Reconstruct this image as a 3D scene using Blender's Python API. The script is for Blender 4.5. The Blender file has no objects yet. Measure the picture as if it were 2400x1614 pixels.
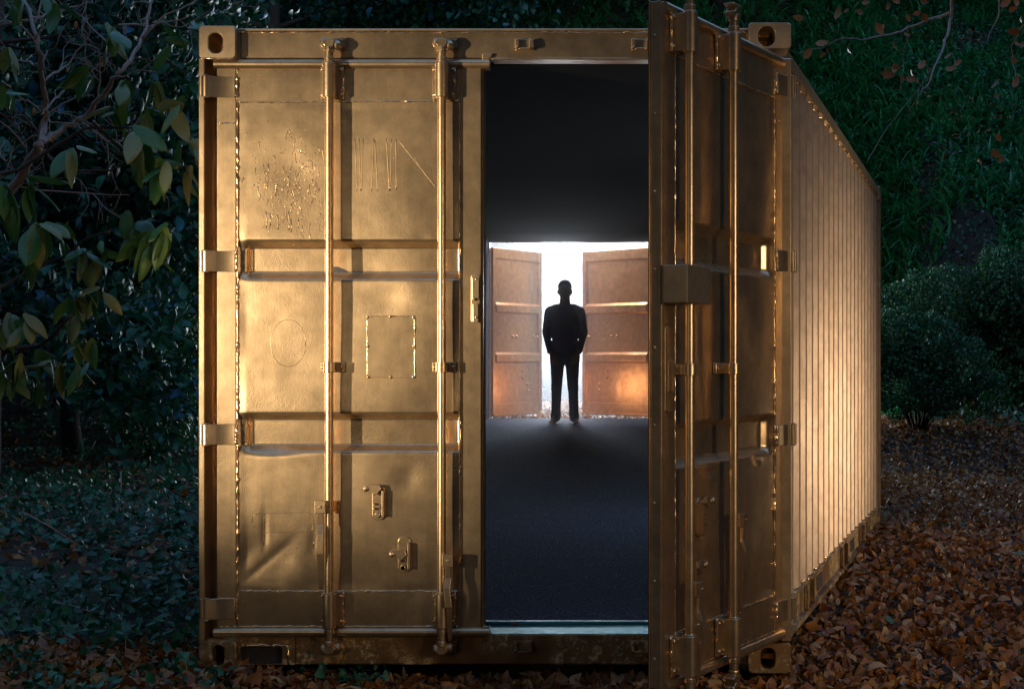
import bpy, bmesh, math, random
import numpy as np
from mathutils import Vector, Matrix, noise
random.seed(7)
rng = np.random.default_rng(7)
sc = bpy.context.scene
col = sc.collection
R = math.radians

# ------------------------------------------------------------------ camera, light, exposure
CX, CY, CZ, F = 0.6, -6.0, 1.35, 3420.0
cam_d = bpy.data.cameras.new('camera')
cam = bpy.data.objects.new('camera', cam_d); col.objects.link(cam)
cam.location = (CX, CY, CZ); cam.rotation_euler = (R(90), 0, 0)
cam_d.sensor_width = 36; cam_d.lens = F / 2400 * 36
cam_d.shift_x = -(1500 - 1200) / 2400; cam_d.shift_y = (830 - 807) / 2400
cam_d.clip_start = 0.05; cam_d.clip_end = 500
sc.camera = cam

world = bpy.data.worlds.new('World'); sc.world = world; world.use_nodes = True
wn = world.node_tree.nodes; wl = world.node_tree.links
sky = wn.new('ShaderNodeTexSky'); sky.sky_type = 'NISHITA'; sky.sun_disc = False
sky.sun_elevation = R(18.0); sky.sun_rotation = R(135); sky.ozone_density = 4.0; sky.altitude = 200
wl.new(sky.outputs[0], wn['Background'].inputs['Color'])
wn['Background'].inputs['Strength'].default_value = 0.15

def lamp(kind, name, loc, target, energy, color, **kw):
    d = bpy.data.lights.new(name, kind); d.energy = energy; d.color = color
    for k, v in kw.items(): setattr(d, k, v)
    o = bpy.data.objects.new(name, d); col.objects.link(o); o.location = loc
    if target is not None:
        o.rotation_euler = (Vector(target) - Vector(loc)).to_track_quat('-Z', 'Y').to_euler()
    return o
# the photographer's lamps: a warm spot from the left front, soft box behind the camera, one from the right, two behind the man; the passage fill is added
lamp('SPOT', 'door_lamp', (-5.6, -5.4, 1.45), (-0.5, 0.0, 1.65), 1750, (1.0, 0.80, 0.55), spot_size=R(22), spot_blend=1.0, shadow_soft_size=0.05)
lamp('AREA', 'soft_box', (-2.9, -6.6, 1.7), (-0.85, 0, 1.5), 5.0, (1.0, 0.80, 0.52), shape='RECTANGLE', size=1.3, size_y=1.7)
lamp('SPOT', 'side_wall_lamp', (8.6, 3.6, 0.55), (2.1, 3.4, 0.72), 290, (1.0, 0.78, 0.56), spot_size=R(52), spot_blend=1.0, shadow_soft_size=0.08)
lamp('SPOT', 'right_door_lamp', (4.2, -5.0, 1.9), (1.7, -0.2, 0.95), 150, (1.0, 0.72, 0.44), spot_size=R(52), spot_blend=1.0, shadow_soft_size=0.1)
lamp('AREA', 'rear_flood_lamp', (-0.33, 18.2, 2.7), (-0.33, 8.0, 1.0), 400, (0.80, 0.90, 1.0), shape='RECTANGLE', size=2.2, size_y=3.2)
lamp('POINT', 'passage_fill', (0.95, 3.4, 1.7), None, 8, (0.66, 0.82, 1.0), shadow_soft_size=0.15)  # added fill for the man and carpet, hidden behind the open door
lamp('AREA', 'rear_top_lamp', (-0.33, 13.7, 3.45), (-0.33, 13.8, 0.4), 30, (1.0, 0.93, 0.86), shape='RECTANGLE', size=1.3, size_y=0.6)
lamp('POINT', 'rear_warm_lamp', (-0.33, 13.25, 0.90), None, 3.4, (1.0, 0.60, 0.34), shadow_soft_size=0.2)

sc.view_settings.view_transform = 'Standard'
try: sc.view_settings.look = 'None'
except Exception: pass
sc.view_settings.exposure = 1.25; sc.view_settings.gamma = 1.0; sc.view_settings.use_curve_mapping = False
sc.cycles.use_denoising = True
sc.cycles.volume_step_rate = 4
sc.cycles.max_bounces = 8; sc.cycles.volume_bounces = 1
sc.cycles.sample_clamp_indirect = 6

# ------------------------------------------------------------------ projection helpers (drawing coordinates of the front elevation)
def FX(px, y=0.0): return CX + (px - 1500) / F * (y + 6)
def FZ(py, y=0.0): return CZ - (py - 830) / F * (y + 6)
def P(px, py, y): return Vector((FX(px, y), y, FZ(py, y)))

# ------------------------------------------------------------------ materials
def new_mat(name):
    m = bpy.data.materials.new(name); m.use_nodes = True
    nt = m.node_tree; return m, nt, nt.nodes['Principled BSDF']
def N(nt, t, **kw):
    n = nt.nodes.new(t)
    for k, v in kw.items():
        if k in n.inputs: n.inputs[k].default_value = v
        else: setattr(n, k, v)
    return n
def mixc(nt, fac, a, b, mode='MIX'):
    n = nt.nodes.new('ShaderNodeMix'); n.data_type = 'RGBA'; n.blend_type = mode
    for sock, v in ((n.inputs[0], fac), (n.inputs[6], a), (n.inputs[7], b)):
        if isinstance(v, bpy.types.NodeSocket): nt.links.new(v, sock)
        elif isinstance(v, (int, float)): sock.default_value = v
        else: sock.default_value = (*v, 1)
    return n.outputs[2]
def ramp(nt, src, stops):
    n = nt.nodes.new('ShaderNodeValToRGB'); nt.links.new(src, n.inputs[0]); e = n.color_ramp.elements
    while len(e) < len(stops): e.new(0.5)
    for el, (p, c) in zip(e, stops):
        el.position = p; el.color = (*c, 1) if not isinstance(c, (int, float)) else (c, c, c, 1)
    return n.outputs[0]
def math_(nt, op, a, b=0.0, clamp=False):
    n = nt.nodes.new('ShaderNodeMath'); n.operation = op; n.use_clamp = clamp
    for i, v in enumerate((a, b)):
        if isinstance(v, bpy.types.NodeSocket): nt.links.new(v, n.inputs[i])
        else: n.inputs[i].default_value = v
    return n.outputs[0]

def gold_mat(name, base=(0.60, 0.435, 0.255), rough=0.32, speck=0.0, wave=1.0, metallic=0.90):
    m, nt, b = new_mat(name)
    tc = N(nt, 'ShaderNodeTexCoord').outputs['Object']
    n1 = N(nt, 'ShaderNodeTexNoise', Scale=1.6, Detail=3.0); nt.links.new(tc, n1.inputs['Vector'])
    n2 = N(nt, 'ShaderNodeTexNoise', Scale=14.0, Detail=6.0, Roughness=0.65); nt.links.new(tc, n2.inputs['Vector'])
    n3 = N(nt, 'ShaderNodeTexNoise', Scale=190.0, Detail=3.0); nt.links.new(tc, n3.inputs['Vector'])
    # vertical brush streaks
    mp = N(nt, 'ShaderNodeMapping'); mp.inputs['Scale'].default_value = (90, 90, 2.2); nt.links.new(tc, mp.inputs['Vector'])
    n4 = N(nt, 'ShaderNodeTexNoise', Scale=1.0, Detail=4.0); nt.links.new(mp.outputs[0], n4.inputs['Vector'])
    dark = tuple(c * 0.80 for c in base); lite = tuple(min(1, c * 1.13) for c in base)
    c = mixc(nt, ramp(nt, n2.outputs[0], [(0.35, 0.0), (0.68, 1.0)]), dark, lite)
    c = mixc(nt, math_(nt, 'MULTIPLY', ramp(nt, n4.outputs[0], [(0.45, 0.0), (0.75, 1.0)]), 0.25), c, tuple(x * 0.68 for x in base))
    rgh = math_(nt, 'ADD', rough - 0.10, math_(nt, 'MULTIPLY', n1.outputs[0], 0.20))
    if speck > 0:
        v = N(nt, 'ShaderNodeTexNoise', Scale=26.0, Detail=8.0, Roughness=0.8); nt.links.new(tc, v.inputs['Vector'])
        big = N(nt, 'ShaderNodeTexNoise', Scale=3.4, Detail=2.0); nt.links.new(tc, big.inputs['Vector'])
        f = math_(nt, 'MULTIPLY', ramp(nt, v.outputs[0], [(0.50, 0.0), (0.57, 1.0)]), ramp(nt, big.outputs[0], [(0.44, 0.0), (0.54, 1.0)]))
        c = mixc(nt, math_(nt, 'MULTIPLY', f, speck), c, (0.85, 0.60, 0.30))
        r2 = ramp(nt, big.outputs[0], [(0.35, 1.0), (0.5, 0.0)])
        c = mixc(nt, math_(nt, 'MULTIPLY', r2, speck * 0.6), c, (0.16, 0.06, 0.03))
        rgh = math_(nt, 'ADD', rgh, math_(nt, 'MULTIPLY', f, 0.25))
    nt.links.new(c, b.inputs['Base Color']); nt.links.new(rgh, b.inputs['Roughness'])
    b.inputs['Metallic'].default_value = metallic
    bp = N(nt, 'ShaderNodeBump', Strength=0.35, Distance=0.0012); nt.links.new(n3.outputs[0], bp.inputs['Height'])
    bp2 = N(nt, 'ShaderNodeBump', Strength=0.5 * wave, Distance=0.003); nt.links.new(n2.outputs[0], bp2.inputs['Height'])
    bp3 = N(nt, 'ShaderNodeBump', Strength=0.6 * wave, Distance=0.06); nt.links.new(n1.outputs[0], bp3.inputs['Height'])
    nt.links.new(bp3.outputs[0], bp2.inputs['Normal']); nt.links.new(bp2.outputs[0], bp.inputs['Normal'])
    nt.links.new(bp.outputs[0], b.inputs['Normal'])
    if speck > 0:
        bp4 = N(nt, 'ShaderNodeBump', Strength=0.6, Distance=0.004); nt.links.new(f, bp4.inputs['Height'])
        nt.links.new(bp.outputs[0], bp4.inputs['Normal']); nt.links.new(bp4.outputs[0], b.inputs['Normal'])
    return m

GOLD = gold_mat('gold_paint', wave=0.25)
GOLD_PANEL = gold_mat('gold_paint_panel', rough=0.30, wave=0.28)
GOLD_FRAME = gold_mat('gold_paint_frame', rough=0.42, wave=0.3)
GOLD_SILL = gold_mat('gold_paint_pitted', base=(0.34, 0.22, 0.10), rough=0.45, speck=0.9, wave=0.4)
GOLD_WALL = gold_mat('gold_paint_wall', base=(0.58, 0.42, 0.28), rough=0.46, wave=0.25, metallic=0.7)
GOLD_WARMLIT = gold_mat('gold_paint_warm_lit', base=(0.70, 0.42, 0.23), rough=0.38, wave=1.0, metallic=0.95)  # gold paint with the warm rear light put into its base colour
BEAD = gold_mat('gold_weld', base=(0.85, 0.64, 0.38), rough=0.20, wave=1.0, metallic=0.9)

def simple_mat(name, base, rough=0.6, metallic=0.0, bump=0.0, scale=60.0, var=0.3, spec=0.5):
    m, nt, b = new_mat(name)
    tc = N(nt, 'ShaderNodeTexCoord').outputs['Object']
    n = N(nt, 'ShaderNodeTexNoise', Scale=scale, Detail=6.0, Roughness=0.7); nt.links.new(tc, n.inputs['Vector'])
    c = mixc(nt, n.outputs[0], tuple(x * (1 - var) for x in base), tuple(min(1, x * (1 + var)) for x in base))
    nt.links.new(c, b.inputs['Base Color']); b.inputs['Roughness'].default_value = rough; b.inputs['Metallic'].default_value = metallic
    b.inputs['Specular IOR Level'].default_value = spec
    if bump:
        bp = N(nt, 'ShaderNodeBump', Strength=0.8, Distance=bump); nt.links.new(n.outputs[0], bp.inputs['Height']); nt.links.new(bp.outputs[0], b.inputs['Normal'])
    return m
CARPET = simple_mat('navy_carpet', (0.042, 0.060, 0.105), 0.95, bump=0.02, scale=60, var=0.85, spec=0.2)
# bright fibres in the carpet pile
nt = CARPET.node_tree; b_ = nt.nodes['Principled BSDF']
tcn = N(nt, 'ShaderNodeTexCoord').outputs['Object']
vn = N(nt, 'ShaderNodeTexNoise', Scale=120.0, Detail=3.0); nt.links.new(tcn, vn.inputs['Vector'])
old = b_.inputs['Base Color'].links[0].from_socket
nt.links.new(mixc(nt, ramp(nt, vn.outputs[0], [(0.56, 0.0), (0.68, 0.8)]), old, (0.36, 0.45, 0.62)), b_.inputs['Base Color'])
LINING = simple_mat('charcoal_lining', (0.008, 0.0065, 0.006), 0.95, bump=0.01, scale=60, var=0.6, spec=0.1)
TEAL = simple_mat('teal_threshold_paint', (0.06, 0.27, 0.31), 0.38, 0.85, bump=0.006, scale=30, var=0.5)
RUBBER = simple_mat('black_rubber', (0.03, 0.028, 0.03), 0.5, bump=0.002, scale=40)
BARK_PALE = simple_mat('pale_bark', (0.36, 0.27, 0.22), 0.85, bump=0.01, scale=40)
BARK_DARK = simple_mat('dark_bark', (0.06, 0.045, 0.035), 0.9, bump=0.02, scale=20)
SKIN = simple_mat('skin', (0.42, 0.22, 0.15), 0.5, scale=30, var=0.1)
SWEATER = simple_mat('dark_knit', (0.17, 0.155, 0.20), 0.9, bump=0.012, scale=22, var=0.2)
JEANS = simple_mat('blue_denim', (0.15, 0.16, 0.19), 0.85, bump=0.018, scale=14, var=0.3)
HAIR = simple_mat('dark_hair', (0.03, 0.02, 0.015), 0.6, bump=0.01, scale=60)

def leaf_mat(name, stops, rough=0.45, by='island', trans=0.15):
    m, nt, b = new_mat(name)
    src = N(nt, 'ShaderNodeNewGeometry').outputs['Random Per Island'] if by == 'island' else N(nt, 'ShaderNodeObjectInfo').outputs['Random']
    c = ramp(nt, src, stops)
    tc = N(nt, 'ShaderNodeTexCoord').outputs['Object']
    n = N(nt, 'ShaderNodeTexNoise', Scale=30.0, Detail=3.0); nt.links.new(tc, n.inputs['Vector'])
    c = mixc(nt, math_(nt, 'MULTIPLY', n.outputs[0], 0.55), c, (0.01, 0.012, 0.008), 'MIX')
    nt.links.new(c, b.inputs['Base Color']); b.inputs['Roughness'].default_value = rough
    if trans:
        tr = N(nt, 'ShaderNodeBsdfTranslucent'); nt.links.new(c, tr.inputs['Color'])
        mx = N(nt, 'ShaderNodeMixShader'); mx.inputs[0].default_value = trans
        nt.links.new(b.outputs[0], mx.inputs[1]); nt.links.new(tr.outputs[0], mx.inputs[2])
        nt.links.new(mx.outputs[0], nt.nodes['Material Output'].inputs['Surface'])
    return m
LITTER = leaf_mat('dead_leaf', [(0.0, (0.15, 0.045, 0.010)), (0.2, (0.38, 0.13, 0.022)), (0.4, (0.24, 0.088, 0.024)), (0.6, (0.55, 0.21, 0.035)), (0.75, (0.32, 0.15, 0.05)), (0.9, (0.62, 0.36, 0.13)), (1.0, (0.46, 0.29, 0.20))], 0.62)
ORANGE = leaf_mat('orange_leaf', [(0.0, (0.30, 0.09, 0.03)), (0.5, (0.42, 0.15, 0.04)), (1.0, (0.5, 0.22, 0.07))], 0.5, by='object')
IVY = leaf_mat('ivy_leaf', [(0.0, (0.010, 0.075, 0.026)), (0.4, (0.018, 0.15, 0.05)), (0.75, (0.03, 0.22, 0.10)), (0.93, (0.07, 0.25, 0.18)), (1.0, (0.20, 0.26, 0.20))], 0.5)
GRASSM = leaf_mat('hill_grass', [(0.0, (0.010, 0.12, 0.03)), (0.35, (0.03, 0.32, 0.07)), (0.75, (0.08, 0.48, 0.12)), (1.0, (0.18, 0.52, 0.26))], 0.5, trans=0.3)
SHRUBM = leaf_mat('shrub_leaf', [(0.0, (0.010, 0.07, 0.02)), (0.5, (0.022, 0.16, 0.045)), (0.9, (0.06, 0.24, 0.07)), (1.0, (0.13, 0.24, 0.12))], 0.55)
TREEM = leaf_mat('tree_leaf', [(0.0, (0.006, 0.05, 0.018)), (0.5, (0.016, 0.12, 0.05)), (0.86, (0.03, 0.18, 0.10)), (1.0, (0.06, 0.24, 0.38))], 0.5)  # the bluest leaves carry glimpses of sky in their colour
MAGN = leaf_mat('magnolia_leaf', [(0.0, (0.04, 0.17, 0.04)), (0.45, (0.09, 0.25, 0.05)), (0.7, (0.19, 0.28, 0.07)), (1.0, (0.32, 0.36, 0.13))], 0.4, by='object')

gm, nt, b = new_mat('soil')
tc = N(nt, 'ShaderNodeTexCoord').outputs['Object']
n1 = N(nt, 'ShaderNodeTexNoise', Scale=9.0, Detail=8.0, Roughness=0.7); nt.links.new(tc, n1.inputs['Vector'])
nt.links.new(ramp(nt, n1.outputs[0], [(0.3, (0.012, 0.010, 0.008)), (0.55, (0.035, 0.024, 0.014)), (0.8, (0.06, 0.035, 0.02))]), b.inputs['Base Color'])
b.inputs['Roughness'].default_value = 0.95
bp = N(nt, 'ShaderNodeBump', Strength=1.0, Distance=0.05); nt.links.new(n1.outputs[0], bp.inputs['Height']); nt.links.new(bp.outputs[0], b.inputs['Normal'])
SOIL = gm

# ------------------------------------------------------------------ mesh helpers
class MB:
    def __init__(s): s.v = []; s.f = []
    def add(s, vs, fs):
        o = len(s.v); s.v += [tuple(v) for v in vs]; s.f += [tuple(i + o for i in f) for f in fs]; return s
    def box(s, x0, x1, y0, y1, z0, z1):
        if x0 > x1: x0, x1 = x1, x0
        if y0 > y1: y0, y1 = y1, y0
        if z0 > z1: z0, z1 = z1, z0
        return s.add([(x0,y0,z0),(x1,y0,z0),(x1,y1,z0),(x0,y1,z0),(x0,y0,z1),(x1,y0,z1),(x1,y1,z1),(x0,y1,z1)],
                     [(0,3,2,1),(4,5,6,7),(0,1,5,4),(1,2,6,5),(2,3,7,6),(3,0,4,7)])
    def tube(s, pts, rad, n=10, cap=True):
        pts = [Vector(p) for p in pts]
        rr = rad if isinstance(rad, (list, tuple)) else [rad] * len(pts)
        o = len(s.v); up = None
        for i, p in enumerate(pts):
            a = pts[max(i-1,0)]; c = pts[min(i+1,len(pts)-1)]
            d = (c - a).normalized() if (c - a).length > 1e-9 else Vector((0,0,1))
            if up is None: up = d.orthogonal().normalized()
            up = (up - d * up.dot(d)); up = up.normalized() if up.length > 1e-6 else d.orthogonal().normalized()
            w = d.cross(up)
            for k in range(n):
                t = 2*math.pi*k/n
                s.v.append(tuple(p + (up*math.cos(t) + w*math.sin(t))*rr[i]))
        for i in range(len(pts)-1):
            for k in range(n):
                a0 = o+i*n+k; a1 = o+i*n+(k+1)%n
                s.f.append((a0, a1, a1+n, a0+n))
        if cap:
            s.f.append(tuple(o+k for k in range(n))[::-1]); s.f.append(tuple(o+(len(pts)-1)*n+k for k in range(n)))
        return s
    def ball(s, c, r, seg=10, rings=6, sc_=(1,1,1)):
        vs = []; fs = []
        for i in range(rings+1):
            ph = math.pi*i/rings
            for k in range(seg):
                t = 2*math.pi*k/seg
                vs.append((c[0]+r*sc_[0]*math.sin(ph)*math.cos(t), c[1]+r*sc_[1]*math.sin(ph)*math.sin(t), c[2]+r*sc_[2]*math.cos(ph)))
        for i in range(rings):
            for k in range(seg):
                fs.append((i*seg+k, i*seg+(k+1)%seg, (i+1)*seg+(k+1)%seg, (i+1)*seg+k))
        return s.add(vs, fs)
    def prism(s, poly, y0, y1):          # polygon in x,z extruded along y
        n = len(poly)
        vs = [(x, y0, z) for x, z in poly] + [(x, y1, z) for x, z in poly]
        fs = [tuple(range(n)), tuple(range(2*n-1, n-1, -1))] + [(i, (i+1)%n, (i+1)%n+n, i+n) for i in range(n)]
        return s.add(vs, fs)
    def ring_plate(s, outer, inner, y0, y1, yc):   # plate with a hole; sides to y1; blind hole to yc
        n = len(outer)
        vs = [(x,y0,z) for x,z in outer] + [(x,y0,z) for x,z in inner] + [(x,y1,z) for x,z in outer] + [(x,yc,z) for x,z in inner]
        fs = []
        for i in range(n):
            j = (i+1) % n
            fs += [(i,j,n+j,n+i), (i,2*n+i,2*n+j,j), (n+i,n+j,3*n+j,3*n+i)]
        fs += [tuple(range(2*n, 3*n)), tuple(range(3*n, 4*n))]
        return s.add(vs, fs)
    def mirrored(s, m):
        if m < 0: s.v = [(-x,y,z) for x,y,z in s.v]
        return s
    def build(s, name, mat, parent=None, bevel=0.0, smooth=False, seg=2):
        me = bpy.data.meshes.new(name); me.from_pydata(s.v, [], s.f); me.materials.append(mat)
        bm = bmesh.new(); bm.from_mesh(me)
        bmesh.ops.remove_doubles(bm, verts=bm.verts, dist=1e-6)
        bmesh.ops.recalc_face_normals(bm, faces=bm.faces); bm.to_mesh(me); bm.free()
        o = bpy.data.objects.new(name, me); col.objects.link(o)
        if parent is not None: o.parent = parent
        if smooth:
            for p in me.polygons: p.use_smooth = True
            if smooth == 'auto': me.set_sharp_from_angle(angle=R(40))
        if bevel:
            md = o.modifiers.new('bevel', 'BEVEL'); md.width = bevel; md.segments = seg; md.limit_method = 'ANGLE'; md.angle_limit = R(35)
        return o
def dup(o, loc=None, parent=None):
    c = o.copy(); col.objects.link(c)
    if loc is not None: c.location = loc
    if parent is not None: c.parent = parent
    return c
def empty(name, loc=(0,0,0), rz=0.0, parent=None):
    o = bpy.data.objects.new(name, None); col.objects.link(o); o.location = loc; o.rotation_euler = (0,0,rz)
    o.empty_display_size = 0.1
    if parent is not None: o.parent = parent
    return o
def tag(o, label, cat, group=None):
    o['label'] = label; o['category'] = cat
    if group: o['group'] = group
    return o
def stadium(cx, cz, hx, hz, n=32):
    """superellipse / rounded slot outline, n points"""
    pts = []
    for i in range(n):
        t = 2*math.pi*(i+0.5)/n; r = min(hx, hz)
        x = math.cos(t)*r; z = math.sin(t)*r
        x += math.copysign(hx-r, x); z += math.copysign(hz-r, z)
        pts.append((cx+x, cz+z))
    return pts
def rrect(cx, cz, hx, hz, rad=0.02, n=32):
    pts = []
    for i in range(n):
        t = 2*math.pi*(i+0.5)/n
        x = math.cos(t)*rad; z = math.sin(t)*rad
        x += math.copysign(hx-rad, x); z += math.copysign(hz-rad, z)
        pts.append((cx+x, cz+z))
    return pts
def bead(pts, r=0.0045, step=0.012, mb=None):
    mb = mb or MB(); pts = [Vector(p) for p in pts]
    for a, b in zip(pts[:-1], pts[1:]):
        L = (b-a).length; n = max(2, int(L/step))
        q = []; rr = []
        for i in range(n+1):
            p = a.lerp(b, i/n) + Vector([random.gauss(0, r*0.25) for _ in range(3)])
            q.append(p); rr.append(r*random.uniform(0.55, 1.45) if random.random() > 0.06 else r*2.1)
        mb.tube(q, rr, n=6)
    return mb

# ------------------------------------------------------------------ terrain
def smooth(a, b, x):
    t = np.clip((x-a)/(b-a), 0, 1); return t*t*(3-2*t)
def H(x, y):
    x = np.asarray(x, float); y = np.asarray(y, float)
    hill = 0.50*np.maximum(0, y-13.0)**1.04
    back = 0.45*smooth(10, 12.8, y) + 1.15*np.maximum(0, y-20.5)
    w = smooth(4.4, 6.5, np.abs(x-0.2))
    h = hill*w + back*(1-w)
    h += 0.015*smooth(0.2, -1.4, x)*smooth(3, -0.2, y) + 0.02*np.sin(1.7*x+0.3)*np.sin(1.3*y) + 0.10*np.sin(0.5*x+1.0)*np.sin(0.45*y)*smooth(8, 16, y)
    h -= 0.05*smooth(1.6, 0.9, np.abs(x-0.3))*smooth(2.5, -0.2, y)*smooth(10.5,9.5,y)
    h = h - 0.06*smooth(-3, -8, y) + 1.5*np.clip(-8.5-y, 0, 16) + 1.8*np.clip(np.abs(x)-13, 0, 12)*smooth(34, 27, y)  # unseen banks behind and beside the camera, raised to block sky light
    return h
xs = np.concatenate([np.linspace(-60, -10, 26)[:-1], np.linspace(-10, 14, 161), np.linspace(14, 60, 24)[1:]])
ys = np.concatenate([np.linspace(-40, -4, 37)[:-1], np.linspace(-4, 34, 220), np.linspace(34, 90, 26)[1:]])
gx, gy = np.meshgrid(xs, ys); gz = H(gx, gy) + rng.normal(0, 0.008, gx.shape)
nx, ny = len(xs), len(ys)
me = bpy.data.meshes.new('ground')
idx = np.arange(nx*ny).reshape(ny, nx)
quads = np.stack([idx[:-1,:-1], idx[:-1,1:], idx[1:,1:], idx[1:,:-1]], -1).reshape(-1, 4)
me.from_pydata(np.stack([gx, gy, gz], -1).reshape(-1, 3).tolist(), [], quads.tolist()); me.materials.append(SOIL)
g = bpy.data.objects.new('ground', me); col.objects.link(g); g['kind'] = 'structure'
for p in me.polygons: p.use_smooth = True

# ------------------------------------------------------------------ the container
FR = 0.045                     # depth of the closed door's face behind the castings' faces
XH = FX(490, FR)               # hinge line of the left door
def U(px): return FX(px, FR) - XH
def Z(py): return FZ(py, FR)
cont = empty('shipping_container', (0, 0, 0))
tag(cont, 'gold painted shipping container with one front door closed and the other swung open', 'shipping container')
XL, XR = FX(465), FX(1855)

def casting(xl, xr, zb, zt, hx0, hx1, hz0, hz1, mat, y0=0.0, depth=0.17):
    mb = MB(); c = ((xl+xr)/2, (zb+zt)/2)
    mb.ring_plate(rrect(*c, (xr-xl)/2, (zt-zb)/2, 0.016), stadium((hx0+hx1)/2, (hz0+hz1)/2, (hx1-hx0)/2, (hz1-hz0)/2), y0, y0+depth, y0+0.16)
    return mb.build('corner_casting', mat, cont, bevel=0.005, smooth='auto')
casting(XL, FX(553), FZ(137), FZ(60), FX(489), FX(521), FZ(125), FZ(78), GOLD_FRAME)
casting(FX(1754), XR, FZ(114), FZ(53), FX(1778), FX(1816), FZ(109), FZ(62), GOLD_FRAME)
casting(XL, FX(553), FZ(1580), FZ(1502), FX(497), FX(525), FZ(1560), FZ(1511), GOLD_SILL)
casting(FX(1754), XR, FZ(1577), FZ(1506), FX(1784), FX(1816), FZ(1567), FZ(1518), GOLD_SILL)

# header beam, with a slim weld lip along its top
MB().box(FX(553)-0.002, FX(1754)+0.002, FR+0.003, 0.14, Z(136), Z(74)).build('header_beam', GOLD_PANEL, cont, bevel=0.003)
MB().box(FX(553), FX(1754), FR-0.008, 0.13, Z(74)+0.001, Z(68)).build('header_lip', GOLD_FRAME, cont, bevel=0.003)
MB().box(FX(1150), FX(1754), FR-0.006, 0.13, Z(141), Z(136)-0.001).build('drip_rail', GOLD, cont, bevel=0.002)
w = bead([(FX(556), FR-0.004, Z(77)), (FX(1752), FR-0.004, Z(77))], 0.0028)
bead([(FX(554), FR-0.002, Z(136)), (FX(554), FR-0.002, Z(72))], 0.004, mb=w)
bead([(XL+0.01, -0.002, FZ(138)), (FX(548), -0.002, FZ(138))], 0.003, mb=w)
w.build('weld_bead', BEAD, cont, smooth=True)['kind'] = 'stuff'
# corner posts: outer strip, recess, inner J section
for side, a, b_, c in (('l', 465, 479, 508), ('r', 1855, 1831, 1806)):
    mb = MB()
    mb.box(FX(a), FX(b_), 0.004, 0.16, FZ(1503), FZ(136))
    mb.box(FX(a), FX(c), 0.12, 0.165, FZ(1503), FZ(136))
    mb.box(FX(c), FX(c+(8 if side == 'l' else -8)), 0.07, 0.165, FZ(1503), FZ(136))
    mb.build('corner_post', GOLD, cont, bevel=0.004)

# sill beam (with a fork pocket at its left end) and the pitted lower beam
yS = FR+0.01
pk = MB(); x0, x1, z0, z1 = FX(556, yS), FX(692, yS), Z(1558), Z(1493)
pk.ring_plate(rrect((x0+x1)/2, (z0+z1)/2, (x1-x0)/2, (z1-z0)/2, 0.002), rrect(FX(612,yS), Z(1536), 0.088, 0.036, 0.012), yS, yS+0.10, yS+0.038)
pk.build('sill_pocket', GOLD_SILL, cont)
bead([(FX(564), yS-0.002, Z(1512)), (FX(664), yS-0.002, Z(1512)), (FX(668), yS-0.002, Z(1520)), (FX(668), yS-0.002, Z(1556))], 0.005).build('weld_bead', BEAD, cont, smooth=True)['kind'] = 'stuff'
MB().box(FX(556, yS)+0.01, FX(692, yS)-0.01, yS+0.03, yS+0.034, Z(1556), Z(1500)).build('pocket_shade', RUBBER, cont)  # black plate, the shade inside the pocket put into its colour
MB().box(x1, FX(1754), yS, yS+0.12, Z(1558), Z(1486)).build('sill_beam', GOLD_SILL, cont, bevel=0.006)
# threshold plates inside the doorway
tz = Z(1485)
MB().box(FX(1130), FX(1754), yS+0.004, 0.262, tz-0.02, tz-0.001).build('threshold_plate', TEAL, cont, bevel=0.002)
MB().box(FX(1040), FX(1754), 0.268, 0.296, tz-0.02, tz+0.012).build('threshold_lip', TEAL, cont, bevel=0.004)

# cam keepers on header and sill
def keeper(px, py, mat, up=1):
    mb = MB(); x, z = FX(px, FR), Z(py); hw = 0.040
    mb.box(x-hw, x+hw, FR-0.006, FR+0.002, z-0.024, z+0.024)
    mb.box(x-hw, x-hw+0.016, FR-0.036, FR-0.006, z-0.020, z+0.020)
    mb.prism([(x+hw-0.022, z-0.022), (x+hw, z-0.016), (x+hw-0.004, z+0.012), (x+hw-0.02, z+0.022)], FR-0.040, FR-0.006)
    mb.box(x-hw+0.016, x+hw-0.022, FR-0.030, FR-0.020, z-0.024*up, z-0.016*up)
    for dx in (-0.03, 0.03): mb.ball((x+dx, FR-0.034, z-0.014), 0.007, 8, 5)
    mb.build('cam_keeper', mat, cont, bevel=0.0025)
for px in (788, 1050, 1231, 1503): keeper(px, 106, GOLD)
for px in (788, 1050, 1226, 1500): keeper(px, 1513, GOLD_SILL)

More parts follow.
